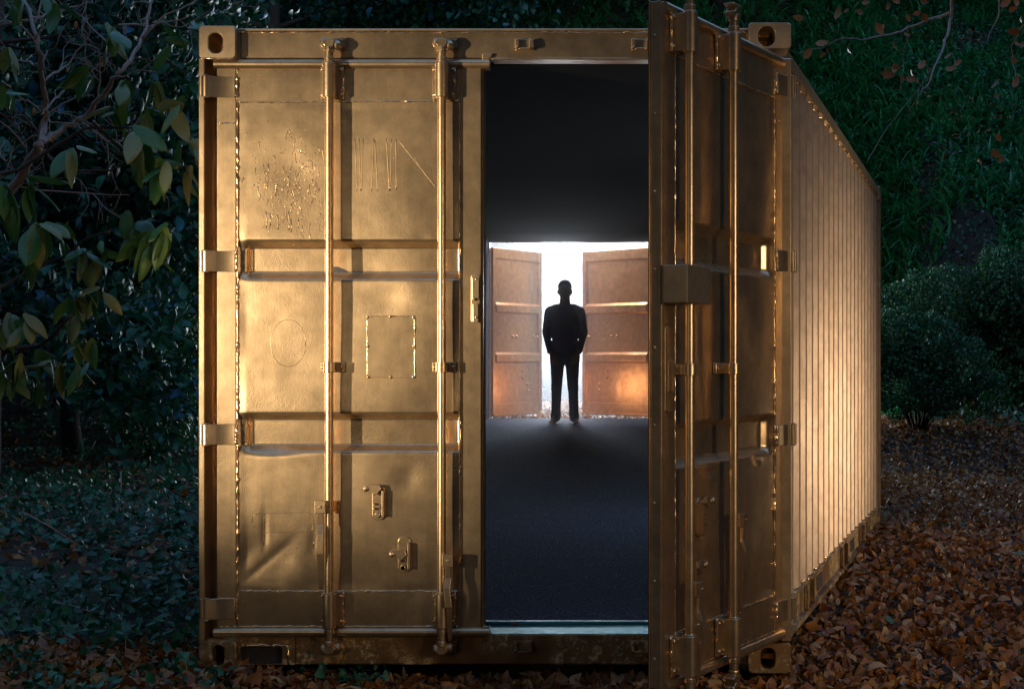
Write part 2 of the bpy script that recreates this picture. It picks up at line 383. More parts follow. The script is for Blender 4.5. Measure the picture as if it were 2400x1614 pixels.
# ---- a front door leaf in local axes: x from hinge line to free edge, -y outward, z world height
ZB, ZT = Z(1483), Z(139)
def door_leaf(m, origin, rz, rods, hubs, closed, seed):
    rnd = random.Random(seed)
    u0, u1 = U(509), U(1128)
    us = np.linspace(u0, u1, 150); zs = np.linspace(ZB, ZT, 330)
    uu, zz = np.meshgrid(us, zs)
    ua, ub = U(560), U(1077)
    d = np.zeros_like(uu)
    for zt, zt2, zb2, zb in ((563, 580, 639, 655), (968, 981, 1042, 1059)):
        pv = np.clip(np.minimum((Z(zt)-zz)/(Z(zt)-Z(zt2)), (zz-Z(zb))/(Z(zb2)-Z(zb))), 0, 1)
        ph = np.clip(np.minimum((uu-ua+0.004)/0.008, (ub-uu+0.004)/0.008), 0, 1)
        pe = np.clip((uu-ua)/0.045, 0, 1)
        d = np.maximum(d, 0.040*np.minimum(pv, ph)*np.where(uu < ua+0.045, 0.25+0.75*pe**3, 1.0))
    inside = np.clip(np.minimum(uu-ua, ub-uu)/0.03, 0, 1)*np.clip(np.minimum(zz-Z(1383), Z(241)-zz)/0.03, 0, 1)
    # oil canning and knocks in the thin sheet
    oc = np.array([[noise.noise(Vector((u*3.1+seed*7, z*2.3, seed))) for u in us[::5]] for z in zs[::6]])
    oc = oc.repeat(6, 0)[:len(zs)].repeat(5, 1)[:, :len(us)]
    k = np.ones(9)/9
    for _ in range(2):
        oc = np.apply_along_axis(lambda r: np.convolve(np.pad(r, 4, 'edge'), k, 'valid'), 1, oc)
        oc = np.apply_along_axis(lambda r: np.convolve(np.pad(r, 4, 'edge'), k, 'valid'), 0, oc)
    d += inside*oc*0.0075
    dents = [(640, 1058, .10, .012, .010), (600, 1300, .16, .10, .010), (700, 1330, .05, .09, -.003), (735, 1268, .02, .05, .003), (620, 1245, .012, .07, .003), (955, 1120, .05, .05, .004), (905, 700, .09, .05, .004), (990, 560, .03, .03, .002), (690, 400, .1, .1, .004), (700, 850, .12, .10, .003)]
    if m < 0: dents = [(930, 800, .05, .30, .010), (860, 1200, .05, .16, .009), (700, 760, .10, .12, .006), (690, 1210, .07, .12, .008), (980, 480, .05, .2, .006), (700, 420, .1, .15, .005), (890, 1078, .05, .02, .012), (650, 1066, .04, .02, .010)]
    for px, py, su, sz, a in dents:
        d += a*inside*np.exp(-((uu-U(px))/su)**2 - ((zz-Z(py))/sz)**2)
    if m > 0:   # diagonal crease in the lower left panel
        t = (uu-U(575))*0.75 + (zz-Z(1360))*0.66; s_ = -(uu-U(575))*0.66 + (zz-Z(1360))*0.75
        d += inside*0.0016*np.exp(-(s_/0.016)**2)*smooth(-0.02, 0.05, t)*smooth(0.32, 0.15, t)
        d -= inside*0.0022*np.exp(-((s_-0.035)/0.04)**2)*smooth(-0.02, 0.05, t)*smooth(0.4, 0.15, t)
    def sheet(u, z):
        i = min(len(us)-1, max(0, int(round((u-u0)/(u1-u0)*(len(us)-1))))); j = min(len(zs)-1, max(0, int(round((z-ZB)/(ZT-ZB)*(len(zs)-1)))))
        return float(d[j, i])
    vs = np.stack([uu, d, zz], -1).reshape(-1, 3); nU, nZ = len(us), len(zs)
    ix = np.arange(nU*nZ).reshape(nZ, nU)
    fs = np.stack([ix[:-1,:-1], ix[:-1,1:], ix[1:,1:], ix[1:,:-1]], -1).reshape(-1, 4)
    if m < 0: vs[:,0] *= -1; fs = fs[:, ::-1]
    me = bpy.data.meshes.new('front_door'); me.from_pydata(vs.tolist(), [], fs.tolist()); me.materials.append(GOLD_PANEL)
    for p in me.polygons: p.use_smooth = True
    door = bpy.data.objects.new('front_door', me); col.objects.link(door); door.parent = cont
    door.location = origin; door.rotation_euler = (0, 0, rz)
    def sub(mb, name, mat=GOLD, **kw): return mb.mirrored(m).build(name, mat, door, **kw)
    # back sheet, stiles, rails
    sub(MB().box(u0, u1, 0.0425, 0.0445, ZB, ZT), 'inner_sheet', RUBBER if closed else GOLD_PANEL)
    sub(MB().box(u0, U(555), -0.006, 0.042, ZB+0.001, ZT-0.001), 'hinge_stile', GOLD_PANEL, bevel=0.004)
    sub(MB().box(U(1079), u1+0.001, -0.006, 0.042, ZB+0.001, ZT-0.001), 'lock_stile', GOLD_PANEL, bevel=0.004)
    sub(MB().box(U(556), U(1078), -0.004, 0.02, Z(239), Z(165)), 'top_rail', GOLD_PANEL, bevel=0.002)
    sub(MB().box(U(556), U(1078), -0.004, 0.02, Z(1466), Z(1386)), 'bottom_rail', GOLD_PANEL, bevel=0.002)
    # rounded gasket lips along the top and bottom
    for zc in (151, 1480):
        prof = [(0.018*math.cos(t), 0.020*math.sin(t)) for t in np.linspace(-math.pi/2, math.pi/2, 9)]
        mb = MB(); ue = U(1148) if closed else u1
        vs = []; 
        for u in (U(503), ue):
            vs += [(u, -0.004-a, Z(zc)+b) for a, b in prof] + [(u, 0.03, Z(zc)+0.02), (u, 0.03, Z(zc)-0.02)]
        n = len(prof)+2
        mb.add(vs, [tuple(range(n)), tuple(range(2*n-1, n-1, -1))] + [(i, (i+1)%n, (i+1)%n+n, i+n) for i in range(n)])
        sub(mb, 'gasket_lip', smooth='auto')
    # side gaskets at the free edge: layered strips
    mb = MB(); mb.box(u1+0.001, u1+0.008, 0.004, 0.043, ZB, ZT); mb.box(u1-0.01, u1+0.014, 0.0445, 0.048, ZB-0.004, ZT+0.004)
    sub(mb, 'edge_trim', GOLD, bevel=0.002)
    sub(MB().box(u1-0.02, u1+0.006, 0.0485, 0.055, ZB+0.01, ZT-0.01), 'gasket', RUBBER, bevel=0.003)
    mb = MB()
    for z in np.linspace(ZB+0.1, ZT-0.12, 9): mb.ball((u1+0.008, 0.028, z), 0.006, 8, 5)
    sub(mb, 'edge_rivets', GOLD)
    # weld beads
    wb = bead([(U(557), -0.004, ZB+0.02), (U(557), -0.004, ZT-0.03)], 0.0034, 0.011)
    bead([(U(557), -0.003, Z(240)), (U(1077), -0.003, Z(237))], 0.0032, 0.013, wb)
    bead([(U(557), -0.003, Z(1384)), (U(1077), -0.003, Z(1384))], 0.0036, 0.013, wb)
    bead([(U(1078), -0.004, ZB+0.02), (U(1078), -0.004, ZT-0.03)], 0.0024, 0.013, wb)
    bead([(U(511), -0.007, Z(289)), (U(554), -0.007, Z(289))], 0.0028, 0.012, wb)
    bead([(U(511), -0.004, Z(1466)), (U(1077), -0.004, Z(1466))], 0.0022, 0.014, wb)
    for z in (1401, 182, 588, 993): bead([(U(556), -0.012, Z(z)), (U(556), -0.012, Z(z+47))], 0.0045, 0.009, wb)
    o = sub(wb, 'weld_bead', BEAD, smooth=True); o['kind'] = 'stuff'
    # hinges
    hb = None
    for zc in (206, 613, 1017, 1424):
        if hb is None:
            mb = MB(); hz = 0.043
            mb.tube([(-0.020, -0.034, -hz), (-0.020, -0.034, hz)], 0.0105, 12)
            mb.tube([(-0.004, -0.030, -hz), (-0.004, -0.030, hz)], 0.0135, 12)
            for a in (-hz-0.004, hz): mb.tube([(-0.004, -0.030, a), (-0.004, -0.030, a+0.004)], 0.016, 12)
            mb.prism([(0.0, -hz), (U(552), -hz), (U(552), hz), (0.0, hz)], 0, 0)  # placeholder removed below
            mb.v = mb.v[:-8]; mb.f = mb.f[:-6]
            prof = [(0.004, -0.040), (0.030, -0.028), (0.055, -0.017), (U(553), -0.016), (U(553), -0.0065), (0.05, -0.007), (0.028, -0.012), (0.0, -0.022)]
            vs = [(x, y, -hz) for x, y in prof] + [(x, y, hz) for x, y in prof]; n = len(prof)
            mb.add(vs, [tuple(range(n)), tuple(range(2*n-1, n-1, -1))] + [(i, (i+1)%n, (i+1)%n+n, i+n) for i in range(n)])
            hb = sub(mb, 'hinge', GOLD, bevel=0.0025, smooth='auto'); hb.location = (0, 0, Z(zc))
        else: dup(hb, (0, 0, Z(zc)))
    # lock rods with brackets, clamps and cams
    W = -0.062
    for ri, u in enumerate(rods):
        zt, zb = Z(118), Z(1505)
        sub(MB().tube([(u, W, zb), (u, W, zt)], 0.0175, 16), 'lock_rod', GOLD, smooth='auto')
        for zc, s_ in ((195, 1), (1424, -1)):
            mb = MB(); z = Z(zc)
            mb.prism(rrect(u+0.002, z, 0.046, 0.072, 0.008, 24), -0.018, -0.006)
            mb.tube([(u, W, z-0.070), (u, W, z+0.070)], 0.0275, 16)
            mb.box(u-0.022, u+0.026, W, -0.012, z-0.066, z+0.066)
            for e in (-0.074, 0.070): mb.tube([(u, W, z+e), (u, W, z+e+0.006)], 0.0225, 16)
            mb.tube([(u, W, z+s_*0.078), (u, W, z+s_*0.095)], 0.0215, 16)
            for dx in (-0.037, 0.040):
                for dz in (-0.052, 0.052): mb.ball((u+dx, -0.019, z+dz), 0.0085, 8, 5)
            sub(mb, 'rod_bracket', GOLD, bevel=0.0018, smooth='auto')
            wb = bead([(u+0.046, -0.014, z-0.07), (u+0.050, -0.014, z+0.07)], 0.004, 0.009); bead([(u-0.030, -0.030, z-0.06), (u-0.030, -0.030, z+0.06)], 0.0035, 0.009, wb)
            sub(wb, 'bracket_weld', BEAD, smooth=True)['kind'] = 'stuff'
            # cam: spool silhouette
            zc2 = zt if s_ > 0 else zb
            pr = [(-.018, -.006), (-.036, .006), (-.034, .012), (-.017, .016), (-.013, .026), (-.036, .036), (-.038, .043), (.038, .043), (.036, .036), (.013, .026), (.017, .016), (.034, .012), (.036, .006), (.018, -.006)]
            if closed: pr = [(x*1.02, z_*0.95) for x, z_ in pr]
            if closed:
                mb = MB().prism(stadium(u, zc2+s_*0.016, 0.024, 0.020, 20), W-0.014, W+0.022)
                mb.ball((u-0.022, W+0.004, zc2+s_*0.018), 0.017, 10, 7, (1, 1.2, 1.15)); mb.ball((u+0.030, W+0.010, zc2+s_*0.010), 0.019, 10, 7, (1, 1.1, 1.1))
                mb.prism([(u-0.036, zc2+s_*0.002), (u-0.020, zc2-s_*0.006), (u-0.014, zc2+s_*0.030), (u-0.030, zc2+s_*0.034)], W-0.004, W+0.030)
                mb.prism([(u+0.012, zc2-s_*0.004), (u+0.046, zc2+s_*0.000), (u+0.044, zc2+s_*0.022), (u+0.020, zc2+s_*0.032)], W-0.002, W+0.034)
            else: mb = MB().prism([(u+x, zc2+s_*z_) for x, z_ in pr], W-0.016, W+0.026)
            mb.tube([(u, W, zc2-s_*0.02), (u, W, zc2+s_*0.004)], 0.021, 14)
            sub(mb, 'cam', GOLD, bevel=0.004, seg=3)
        mb = MB(); z = Z(860)
        mb.prism(rrect(u+0.004, z, 0.049, 0.021, 0.005, 24), -0.014, -0.0005)
        mb.tube([(u, W, z-0.021), (u, W, z+0.021)], 0.0245, 16); mb.box(u-0.02, u+0.022, W, -0.008, z-0.018, z+0.018)
        for dx in (-0.037, 0.042): mb.ball((u+dx, -0.015, z), 0.009, 8, 5)
        sub(mb, 'rod_clamp', GOLD, bevel=0.002, smooth='auto')
    # handles
    for (u, side, zh, zend, tilt) in hubs:
        mb = MB(); x0, x1 = u+side*0.008, u+side*0.050
        mb.box(min(x0,x1)-0.002, max(x0,x1), W-0.036, W-0.006, zh-0.026, zh+0.026); mb.box(min(x0,x1), max(x0,x1), W-0.006, W+0.012, zh-0.022, zh+0.022)
        mb.tube([(u+side*0.03, W-0.036, zh), (u+side*0.03, W-0.040, zh)], 0.007, 10)
        sub(mb, 'handle_hub', GOLD, bevel=0.003)
        hx = u+side*0.030
        secs = [(0.0, zh-0.02, W-0.022, .011, .012), (0.0, zh-0.07, W-0.022, .013, .008), (side*-0.004, zh-0.11, W-0.038, .013, .007), (side*tilt*0.5, zh-0.19, W-0.040, .014, .006), (side*tilt*0.8, (zh+zend)/2-0.02, W-0.030, .013, .006), (side*tilt, zend+0.01, W-0.012, .009, .006), (side*tilt, zend, W-0.010, .007, .005)]
        vs = []; fs = []
        for dx, z, w_, hw, ht in secs: vs += [(hx+dx-hw, w_-ht, z), (hx+dx+hw, w_-ht, z), (hx+dx+hw, w_+ht, z), (hx+dx-hw, w_+ht, z)]
        for i in range(len(secs)-1):
            for k in range(4): fs.append((i*4+k, i*4+(k+1)%4, i*4+4+(k+1)%4, i*4+4+k))
        fs += [(0,1,2,3), tuple(len(vs)-4+k for k in range(4))]
        sub(MB().add(vs, fs), 'door_handle', GOLD, bevel=0.002)
    sub.sheet = sheet
    return door, sub

# closed left door
ld, sub = door_leaf(1, (XH, FR, 0), 0.0, (U(779), U(1040)),
    [(U(779), -1, Z(1182), Z(1374), 0.0), (U(1040), 1, Z(1306), Z(1494), 0.006)], True, 1)
def retainer(sub, px, py, flip):
    u, z = U(px), Z(py); mb = MB()
    mb.prism(rrect(u, z, 0.026, 0.072, 0.020, 24), -0.012, -0.001)
    mb.box(u+0.017, u+0.027, -0.034, -0.012, z-0.058, z+0.05)
    for dz in (-0.052, 0.054*flip): mb.tube([(u-0.003, -0.012, z+dz), (u-0.003, -0.024, z+dz)], 0.012, 6)
    mb.box(u-0.020, u+0.012, -0.030, -0.024, z-0.022, z-0.010); mb.box(u-0.020, u-0.012, -0.030, -0.012, z-0.030, z-0.002)
    zz = z+0.050 if flip > 0 else z-0.004
    mb.prism([(u+0.016, zz+0.004), (u-0.012, zz-0.020), (u-0.030, zz+0.006), (u-0.050, zz-0.002), (u-0.052, zz+0.022), (u-0.026, zz+0.028), (u+0.008, zz+0.024)], -0.040, -0.026)
    mb.ball((u-0.046, -0.036, zz+0.008), 0.013, 8, 6)
    sub(mb, 'handle_retainer', GOLD, bevel=0.002)
retainer(sub, 888, 1176, 1); retainer(sub, 948, 1298, -1)
# riveted plate, ghost lettering, old sticker outlines, rod-seal keeper on the lock stile
sub(MB().box(U(861), U(971), -0.0052, 0.010, Z(885), Z(741)), 'data_plate', GOLD_PANEL, bevel=0.0012)
for px, py in ((863,743),(915,742),(969,743),(863,811),(970,810),(863,883),(916,883),(969,883)):
    sub(MB().ball((U(px), -0.006, Z(py)), 0.0065, 8, 5), 'rivet', BEAD, smooth=True)
mb = MB()
bead([(U(861), -0.005, Z(745)), (U(861), -0.005, Z(883))], 0.0020, 0.010, mb); bead([(U(972), -0.005, Z(745)), (U(972), -0.005, Z(885))], 0.0026, 0.010, mb)
bead([(U(863), -0.005, Z(741)), (U(970), -0.005, Z(741))], 0.0016, 0.010, mb)
sub(mb, 'plate_seal', BEAD, smooth=True)['kind'] = 'stuff'
def ridge(mb, pts, r=0.0011):
    q = []
    for (a, b), (c, e) in zip(pts[:-1], pts[1:]):
        n_ = max(1, int(math.hypot(c-a, e-b)/8)); q += [(a+(c-a)*i/n_, b+(e-b)*i/n_) for i in range(n_)]
    q.append(pts[-1])
    mb.tube([(U(a), sub.sheet(U(a), Z(b)) - 0.0005, Z(b)) for a, b in q], r, 5, cap=True)
k = 700/2111
gl = MB()
for (a, b, c, d) in ((1180,860,1195,1230),(1210,860,1222,1230),(1238,860,1226,1230),(1315,860,1298,1230),(1322,870,1342,1230),(1402,860,1424,1230),(1440,860,1430,1230),(1470,860,1474,1222),(1486,870,1765,1220)):
    ridge(gl, [(440+a*k, 40+b*k), (440+(a+c)/2*k+0.6, 40+(b+d)/2*k), (440+c*k, 40+d*k)], 0.0015)
sub(gl, 'ghost_lettering', GOLD_PANEL, smooth=True)
mb = MB(); ridge(mb, [(675+41*math.cos(t), 804+55*math.sin(t)) for t in np.linspace(0, 2*math.pi, 41)])
sub(mb, 'sticker_outline', GOLD_PANEL, smooth=True)
mb = MB(); pts = [(590,1222),(593,1208),(603,1203),(722,1200),(732,1206),(734,1220),(733,1238),(728,1246),(600,1247)]
ridge(mb, pts); sub(mb, 'sticker_outline', GOLD_PANEL, smooth=True)
mb = MB(); ridge(mb, [(619,1205),(618,1240),(617,1278)], 0.0018); sub(mb, 'scratch', GOLD_PANEL, smooth=True)
mb = MB(); ridge(mb, [(734,1262),(735,1285)], 0.002); sub(mb, 'scratch', GOLD_PANEL, smooth=True)
# blistered, dripping paint on the upper panels
mb = MB(); rd = random.Random(3)
for i in range(190):
    x = rd.gauss(690, 55); y = rd.gauss(420, 60)
    if not (566 < x < 764 and 270 < y < 552): continue
    n = rd.randint(2, 6); pts = [(x, y)]
    for _ in range(n): x += rd.uniform(-4, 4); y += rd.uniform(-2, 8); pts.append((x, y))
    ridge(mb, pts, rd.uniform(0.0006, 0.0016))
for x, y, l in ((623,495,40),(632,500,30),(650,503,36),(676,495,46),(681,515,30),(690,325,6)):
    ridge(mb, [(x,y),(x+2,y+l*0.5),(x+1,y+l)], 0.0017)
for i in range(160):
    x, y = rd.choice([(rd.gauss(690,50), rd.gauss(430,70)), (rd.uniform(860,1060), rd.uniform(320,400)), (rd.gauss(720,30), rd.gauss(555,30)), (rd.uniform(565,1070), rd.uniform(1100,1460)), (rd.gauss(880,25), rd.gauss(700,30))])
    mb.ball((U(x), sub.sheet(U(x), Z(y)) - 0.0003, Z(y)), rd.uniform(0.0007, 0.0018), 6, 4)
sub(mb, 'paint_blisters', GOLD_PANEL, smooth=True)['kind'] = 'stuff'
mb = MB()
mb.prism(rrect(U(1115), Z(700), 0.018, 0.100, 0.008, 24), -0.013, -0.005)
mb.box(U(1108), U(1124), -0.024, -0.012, Z(700), Z(652)); mb.box(U(1109), U(1122), -0.020, -0.012, Z(754), Z(712))
for py in (655, 744): mb.ball((U(1117), -0.024 if py < 700 else -0.021, Z(py)), 0.005, 8, 5)
mb.ball((U(1113), -0.02, Z(700)), 0.009, 8, 6)
sub(mb, 'latch_plate', GOLD, bevel=0.002)
# curled gasket tabs where the lips pass the free edge
for py, s_ in ((136, 1), (1482, -1)):
    MB().prism([(FX(1128), Z(py+14*s_)), (FX(1128), Z(py-8*s_)), (FX(1152), Z(py-9*s_)), (FX(1150), Z(py-1*s_)), (FX(1138), Z(py+9*s_))], FR-0.016, FR-0.008).build('gasket_tab', GOLD, cont, bevel=0.002)

# open right door, mirrored and swung 60 degrees towards the camera
XHR = FX(1839, FR)
rd_, subr = door_leaf(-1, (XHR, FR, 0), R(62.5), (0.66, 1.04),
    [(0.66, -1, FZ(1214, -0.5)+0.0, FZ(1430, -0.5), 0.0), (1.04, -1, FZ(1375, -0.85), FZ(1590, -0.85), 0.004)], False, 5)
def retr(u, z, f):
    px = (u + XH - CX)/6.045*F + 1500
    retainer(subr, px, 830-(z-1.35)*F/6.045, f)
retr(0.84, FZ(1215, -0.75), 1); retr(0.90, FZ(1330, -0.78), -1)
mb = MB(); mb.box(0.955, 1.150, -0.105, -0.012, 1.525, 1.658)
subr(mb, 'lock_box', GOLD_FRAME, bevel=0.004)
subr(MB().prism(rrect(1.10, 1.30, 0.022, 0.15, 0.008, 24), -0.016, -0.005).box(1.085, 1.115, -0.028, -0.014, 1.22, 1.33), 'latch_plate', GOLD, bevel=0.003)

# ---- right side wall: corrugated, on a line that splays to the right
P0 = Vector((1.105, 0.0, 0)); P1 = Vector((2.479, 5.52, 0)); L = (P1-P0).length; ang = math.atan2(P1.y-P0.y, P1.x-P0.x)
def ztop(s): return 2.737 - 0.084*s/L
def zbot(s): return 0.080 - 0.087*s/L
wall_o = (P0.x, P0.y, 0)
def wobj(mb, name, mat, **kw):
    o = mb.build(name, mat, cont, **kw); o.location = wall_o; o.rotation_euler = (0, 0, ang); return o
prof = []; s = 0.17; prof.append((0.12, 0.0)); pitch = 0.245
while s + pitch < L-0.05:
    prof += [(s, 0.0), (s+0.062, 0.034), (s+0.062+0.06, 0.034), (s+0.122+0.062, 0.0)]; s += pitch
prof.append((L-0.03, 0.0))
mb = MB(); vs = []; zsN = 14
for s_, t_ in prof:
    for k_ in range(zsN):
        f = k_/(zsN-1); wob = 0.0015*noise.noise(Vector((s_*5, f*6, 2)))
        vs.append((s_, t_+wob, zbot(s_)+0.13 + f*(ztop(s_)-0.055-zbot(s_)-0.13)))
fs = []
for i in range(len(prof)-1):
    for k_ in range(zsN-1): fs.append((i*zsN+k_, (i+1)*zsN+k_, (i+1)*zsN+k_+1, i*zsN+k_+1))
mb.add(vs, fs); wobj(mb, 'corrugated_wall', GOLD_WALL, bevel=0.0)
def rail(name, s0, s1, t0, t1, za, zb_, mat, bev=0.003):
    vs = []
    for s_ in (s0, s1):
        base = (zbot(s_), ztop(s_))
        z0 = za[1] + base[za[0]]; z1 = zb_[1] + base[zb_[0]]
        vs += [(s_, t0, z0), (s_, t1, z0), (s_, t1, z1), (s_, t0, z1)]
    return wobj(MB().add(vs, [(0,1,2,3),(7,6,5,4),(0,4,5,1),(1,5,6,2),(2,6,7,3),(3,7,4,0)]), name, mat, bevel=bev)
rail('top_side_rail', 0.10, L, -0.012, 0.06, (1, -0.062), (1, 0.0), GOLD_FRAME)
rail('bottom_side_rail', 0.10, L, -0.004, 0.02, (0, 0.028), (0, 0.150), GOLD_SILL)
rail('bottom_flange', 0.10, L, -0.030, 0.05, (0, 0.0), (0, 0.027), GOLD_SILL)
rail('rail_ledge', 0.10, L, -0.014, 0.05, (0, 0.151), (0, 0.160), GOLD_SILL, 0.002)
for s0 in (0.35, 0.62, 1.25, 1.5, 2.9, 3.15, 4.3): rail('rail_stiffener', s0, s0+0.02, -0.026, -0.005, (0, 0.028), (0, 0.149), GOLD_SILL, 0.002)
for s0 in (1.75, 3.5): rail('fork_pocket', s0, s0+0.22, -0.008, -0.0045, (0, 0.05), (0, 0.125), RUBBER, 0.001)  # flat black plates draw the shade inside the pocket openings
mb = MB()
for i in range(0, len(prof)-1):
    a, b_ = prof[i], prof[i+1]
    bead([(a[0], a[1]-0.003, zbot(a[0])+0.162), (b_[0], b_[1]-0.003, zbot(b_[0])+0.162)], 0.0035, 0.02, mb)
    bead([(a[0], a[1]-0.003, ztop(a[0])-0.064), (b_[0], b_[1]-0.003, ztop(b_[0])-0.064)], 0.003, 0.02, mb)
o = wobj(mb, 'weld_bead', BEAD, smooth=True); o['kind'] = 'stuff'
wobj(MB().box(L-0.012, L+0.03, -0.020, 0.10, zbot(L)+0.12, ztop(L)-0.06), 'corner_post', GOLD, bevel=0.004)
for z0, z1 in ((zbot(L)-0.005, zbot(L)+0.115), (ztop(L)-0.10, ztop(L)+0.012)):
    mb = MB(); mb.box(L-0.10, L+0.075, -0.022, 0.13, z0, z1); wobj(mb, 'corner_casting', GOLD_SILL if z0 < 1 else GOLD_FRAME, bevel=0.008)
# roof, left wall and rear wall of the body
XL2 = -1.14
MB().add([(FX(556), 0.142, 2.700), (1.10, 0.142, 2.722), (P1.x-0.05, P1.y, 2.725), (-1.36, P1.y, 2.725),
          (FX(556), 0.142, 2.690), (1.10, 0.142, 2.712), (P1.x-0.05, P1.y, 2.715), (-1.36, P1.y, 2.715)],
         [(0,1,2,3),(7,6,5,4),(0,4,5,1),(1,5,6,2),(2,6,7,3),(3,7,4,0)]).build('roof_sheet', GOLD_WALL, cont)
def corr(name, p0, p1, z0, z1, mat):
    p0 = Vector(p0); p1 = Vector(p1); L_ = (p1-p0).length; vs = []; fs = []; prof = []; s = 0.0
    while s + 0.245 < L_: prof += [(s, 0), (s+0.062, 0.034), (s+0.122, 0.034), (s+0.184, 0)]; s += 0.245
    prof.append((L_, 0)); d = (p1-p0).normalized(); n = Vector((d.y, -d.x))
    for s_, t_ in prof:
        q = p0 + d*s_ - n*t_; vs += [(q.x, q.y, z0), (q.x, q.y, z1)]
    for i in range(len(prof)-1): fs.append((2*i, 2*i+2, 2*i+3, 2*i+1))
    MB().add(vs, fs).build(name, mat, cont)
corr('corrugated_wall', (-1.36, P1.y), (XL+0.02, 0.165), 0.05, 2.69, GOLD_WALL)
# passage: floor, ceiling, walls from the doorway to the far opening
YB = 13.0
fl0, fl1 = FZ(1459, 0.3), FZ(980, YB)
ce0, ce1 = FZ(142, 0.05)+0.004, FZ(568, YB)
xl0, xl1 = -1.13, FX(1146, YB); xr0, xr1 = 1.15, FX(1532, YB)
def quadslab(name, a, b, c, d, n, mat):
    n = Vector(n); vs = [Vector(p) for p in (a, b, c, d)]; vs += [v + n for v in vs]
    return MB().add(vs, [(0,1,2,3),(7,6,5,4),(0,4,5,1),(1,5,6,2),(2,6,7,3),(3,7,4,0)]).build(name, mat, cont)
quadslab('carpet_floor', (xl0, .3, fl0), (xr0, .3, fl0), (xr1, YB, fl1), (xl1, YB, fl1), (0, 0, -0.03), CARPET)
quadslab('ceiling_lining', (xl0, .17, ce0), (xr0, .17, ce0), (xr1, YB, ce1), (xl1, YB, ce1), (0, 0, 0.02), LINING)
quadslab('wall_lining', (xl0, .17, fl0-.03), (xl0, .17, ce0+.02), (xl1, YB, ce1+.02), (xl1, YB, fl1-.03), (-0.02, 0, 0), CARPET)
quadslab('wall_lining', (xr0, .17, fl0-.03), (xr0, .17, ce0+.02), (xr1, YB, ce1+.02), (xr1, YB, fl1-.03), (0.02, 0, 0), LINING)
# rear doorway frame
MB().box(xl1-0.10, xl1+0.012, YB+0.002, YB+0.09, fl1-0.1, ce1+0.1).build('rear_post', GOLD_WARMLIT, cont, bevel=0.004)
MB().box(xr1-0.012, xr1+0.10, YB+0.002, YB+0.09, fl1-0.1, ce1+0.1).build('rear_post', GOLD_WARMLIT, cont, bevel=0.004)
MB().box(xl1+0.013, xr1-0.013, YB+0.002, YB+0.09, ce1, ce1+0.1).build('rear_header', GOLD_WARMLIT, cont, bevel=0.004)
MB().box(xl1+0.013, xr1-0.013, YB+0.002, YB+0.09, fl1-0.1, fl1-0.006).build('rear_sill', GOLD_WARMLIT, cont, bevel=0.004)

def rear_door(x, sgn, free, nm_bolts):
    hx, hy = x, YB+0.10; fx_, fy = free
    Wd = math.hypot(fx_-hx, fy-hy); a = math.atan2(fy-hy, fx_-hx)
    z0, z1 = fl1+0.02, ce1-0.06; Hh = z1-z0
    def zr(f): return z0 + Hh*f
    # inside face is towards the passage (local side -s*y)
    side = -1 if sgn > 0 else 1          # inner face direction in local y
    mb = MB()
    def b_(mb, u0, u1, t0, t1, f0, f1): mb.box(u0, u1, side*t0, side*t1, zr(f0), zr(f1))
    b_(mb, 0.05, Wd-0.06, -0.004, 0.0, 0.0, 1.0)
    door = mb.build('rear_door', GOLD_WARMLIT, cont); door.location = (hx, hy, 0); door.rotation_euler = (0, 0, a)
    def sub(mb, name, mat=GOLD_WARMLIT, **kw): return mb.build(name, mat, door, **kw)
    for f0, f1 in ((0.615, 0.675), (0.318, 0.378)):
        prof = [(f0-0.004, 0.0), (f0+0.008, 0.045), (f1-0.012, 0.045), (f1+0.004, 0.0)]
        vs = [(u, side*t, zr(f)) for u in (0.062, Wd-0.07) for f, t in prof]
        sub(MB().add(vs, [(0,1,2,3), (7,6,5,4), (0,4,5,1), (1,5,6,2), (2,6,7,3), (3,7,4,0)]), 'door_rib', bevel=0.003)
    mb = MB(); b_(mb, 0.0, 0.06, -0.03, 0.03, 0, 1); sub(mb, 'hinge_stile', bevel=0.004)
    mb = MB(); b_(mb, Wd-0.068, Wd, -0.03, 0.03, 0, 1); sub(mb, 'lock_stile', bevel=0.004)
    mb = MB(); b_(mb, 0.061, Wd-0.069, -0.02, 0.02, 0.94, 1.0); sub(mb, 'top_rail', bevel=0.003)
    mb = MB(); b_(mb, 0.061, Wd-0.069, -0.02, 0.022, 0.0, 0.072); sub(mb, 'bottom_rail', bevel=0.003)
    mb = MB(); b_(mb, 0.0, Wd, 0.022, 0.05, 0.0, 0.012); sub(mb, 'gasket', bevel=0.003)
    for u, f, r in nm_bolts: sub(MB().ball((u*Wd, side*0.006, zr(f)), r*1.3, 10, 6), 'bolt', GOLD_WARMLIT, smooth=True)
    # shallow dents are in the sheet's bump; two pressed creases
    return door
bl = [(0.42,0.475,.016),(0.50,0.475,.016),(0.86,0.477,.010),(0.93,0.477,.012),(0.62,0.265,.015),(0.62,0.225,.015),(0.73,0.185,.014),(0.74,0.145,.014),(0.42,0.05,.012),(0.49,0.052,.012),(0.90,0.05,.010)]
rear_door(xl1+0.02, 1, (-0.775, 14.12), bl)
br = [(0.58,0.478,.016),(0.50,0.478,.016),(0.92,0.477,.014),(0.97,0.477,.012)] + [(u, f, .008) for u in (0.80,0.70,0.60) for f in (0.56,0.46)] + [(0.80,0.512,.007),(0.60,0.512,.007)] + [(0.65,0.265,.015),(0.65,0.225,.015),(0.76,0.185,.014),(0.76,0.148,.014),(0.47,0.05,.014),(0.40,0.052,.014),(0.88,0.055,.012),(0.95,0.05,.010),(0.47,0.028,.012),(0.40,0.03,.012)]
rear_door(xr1-0.02, -1, (-0.17, 13.98), br)

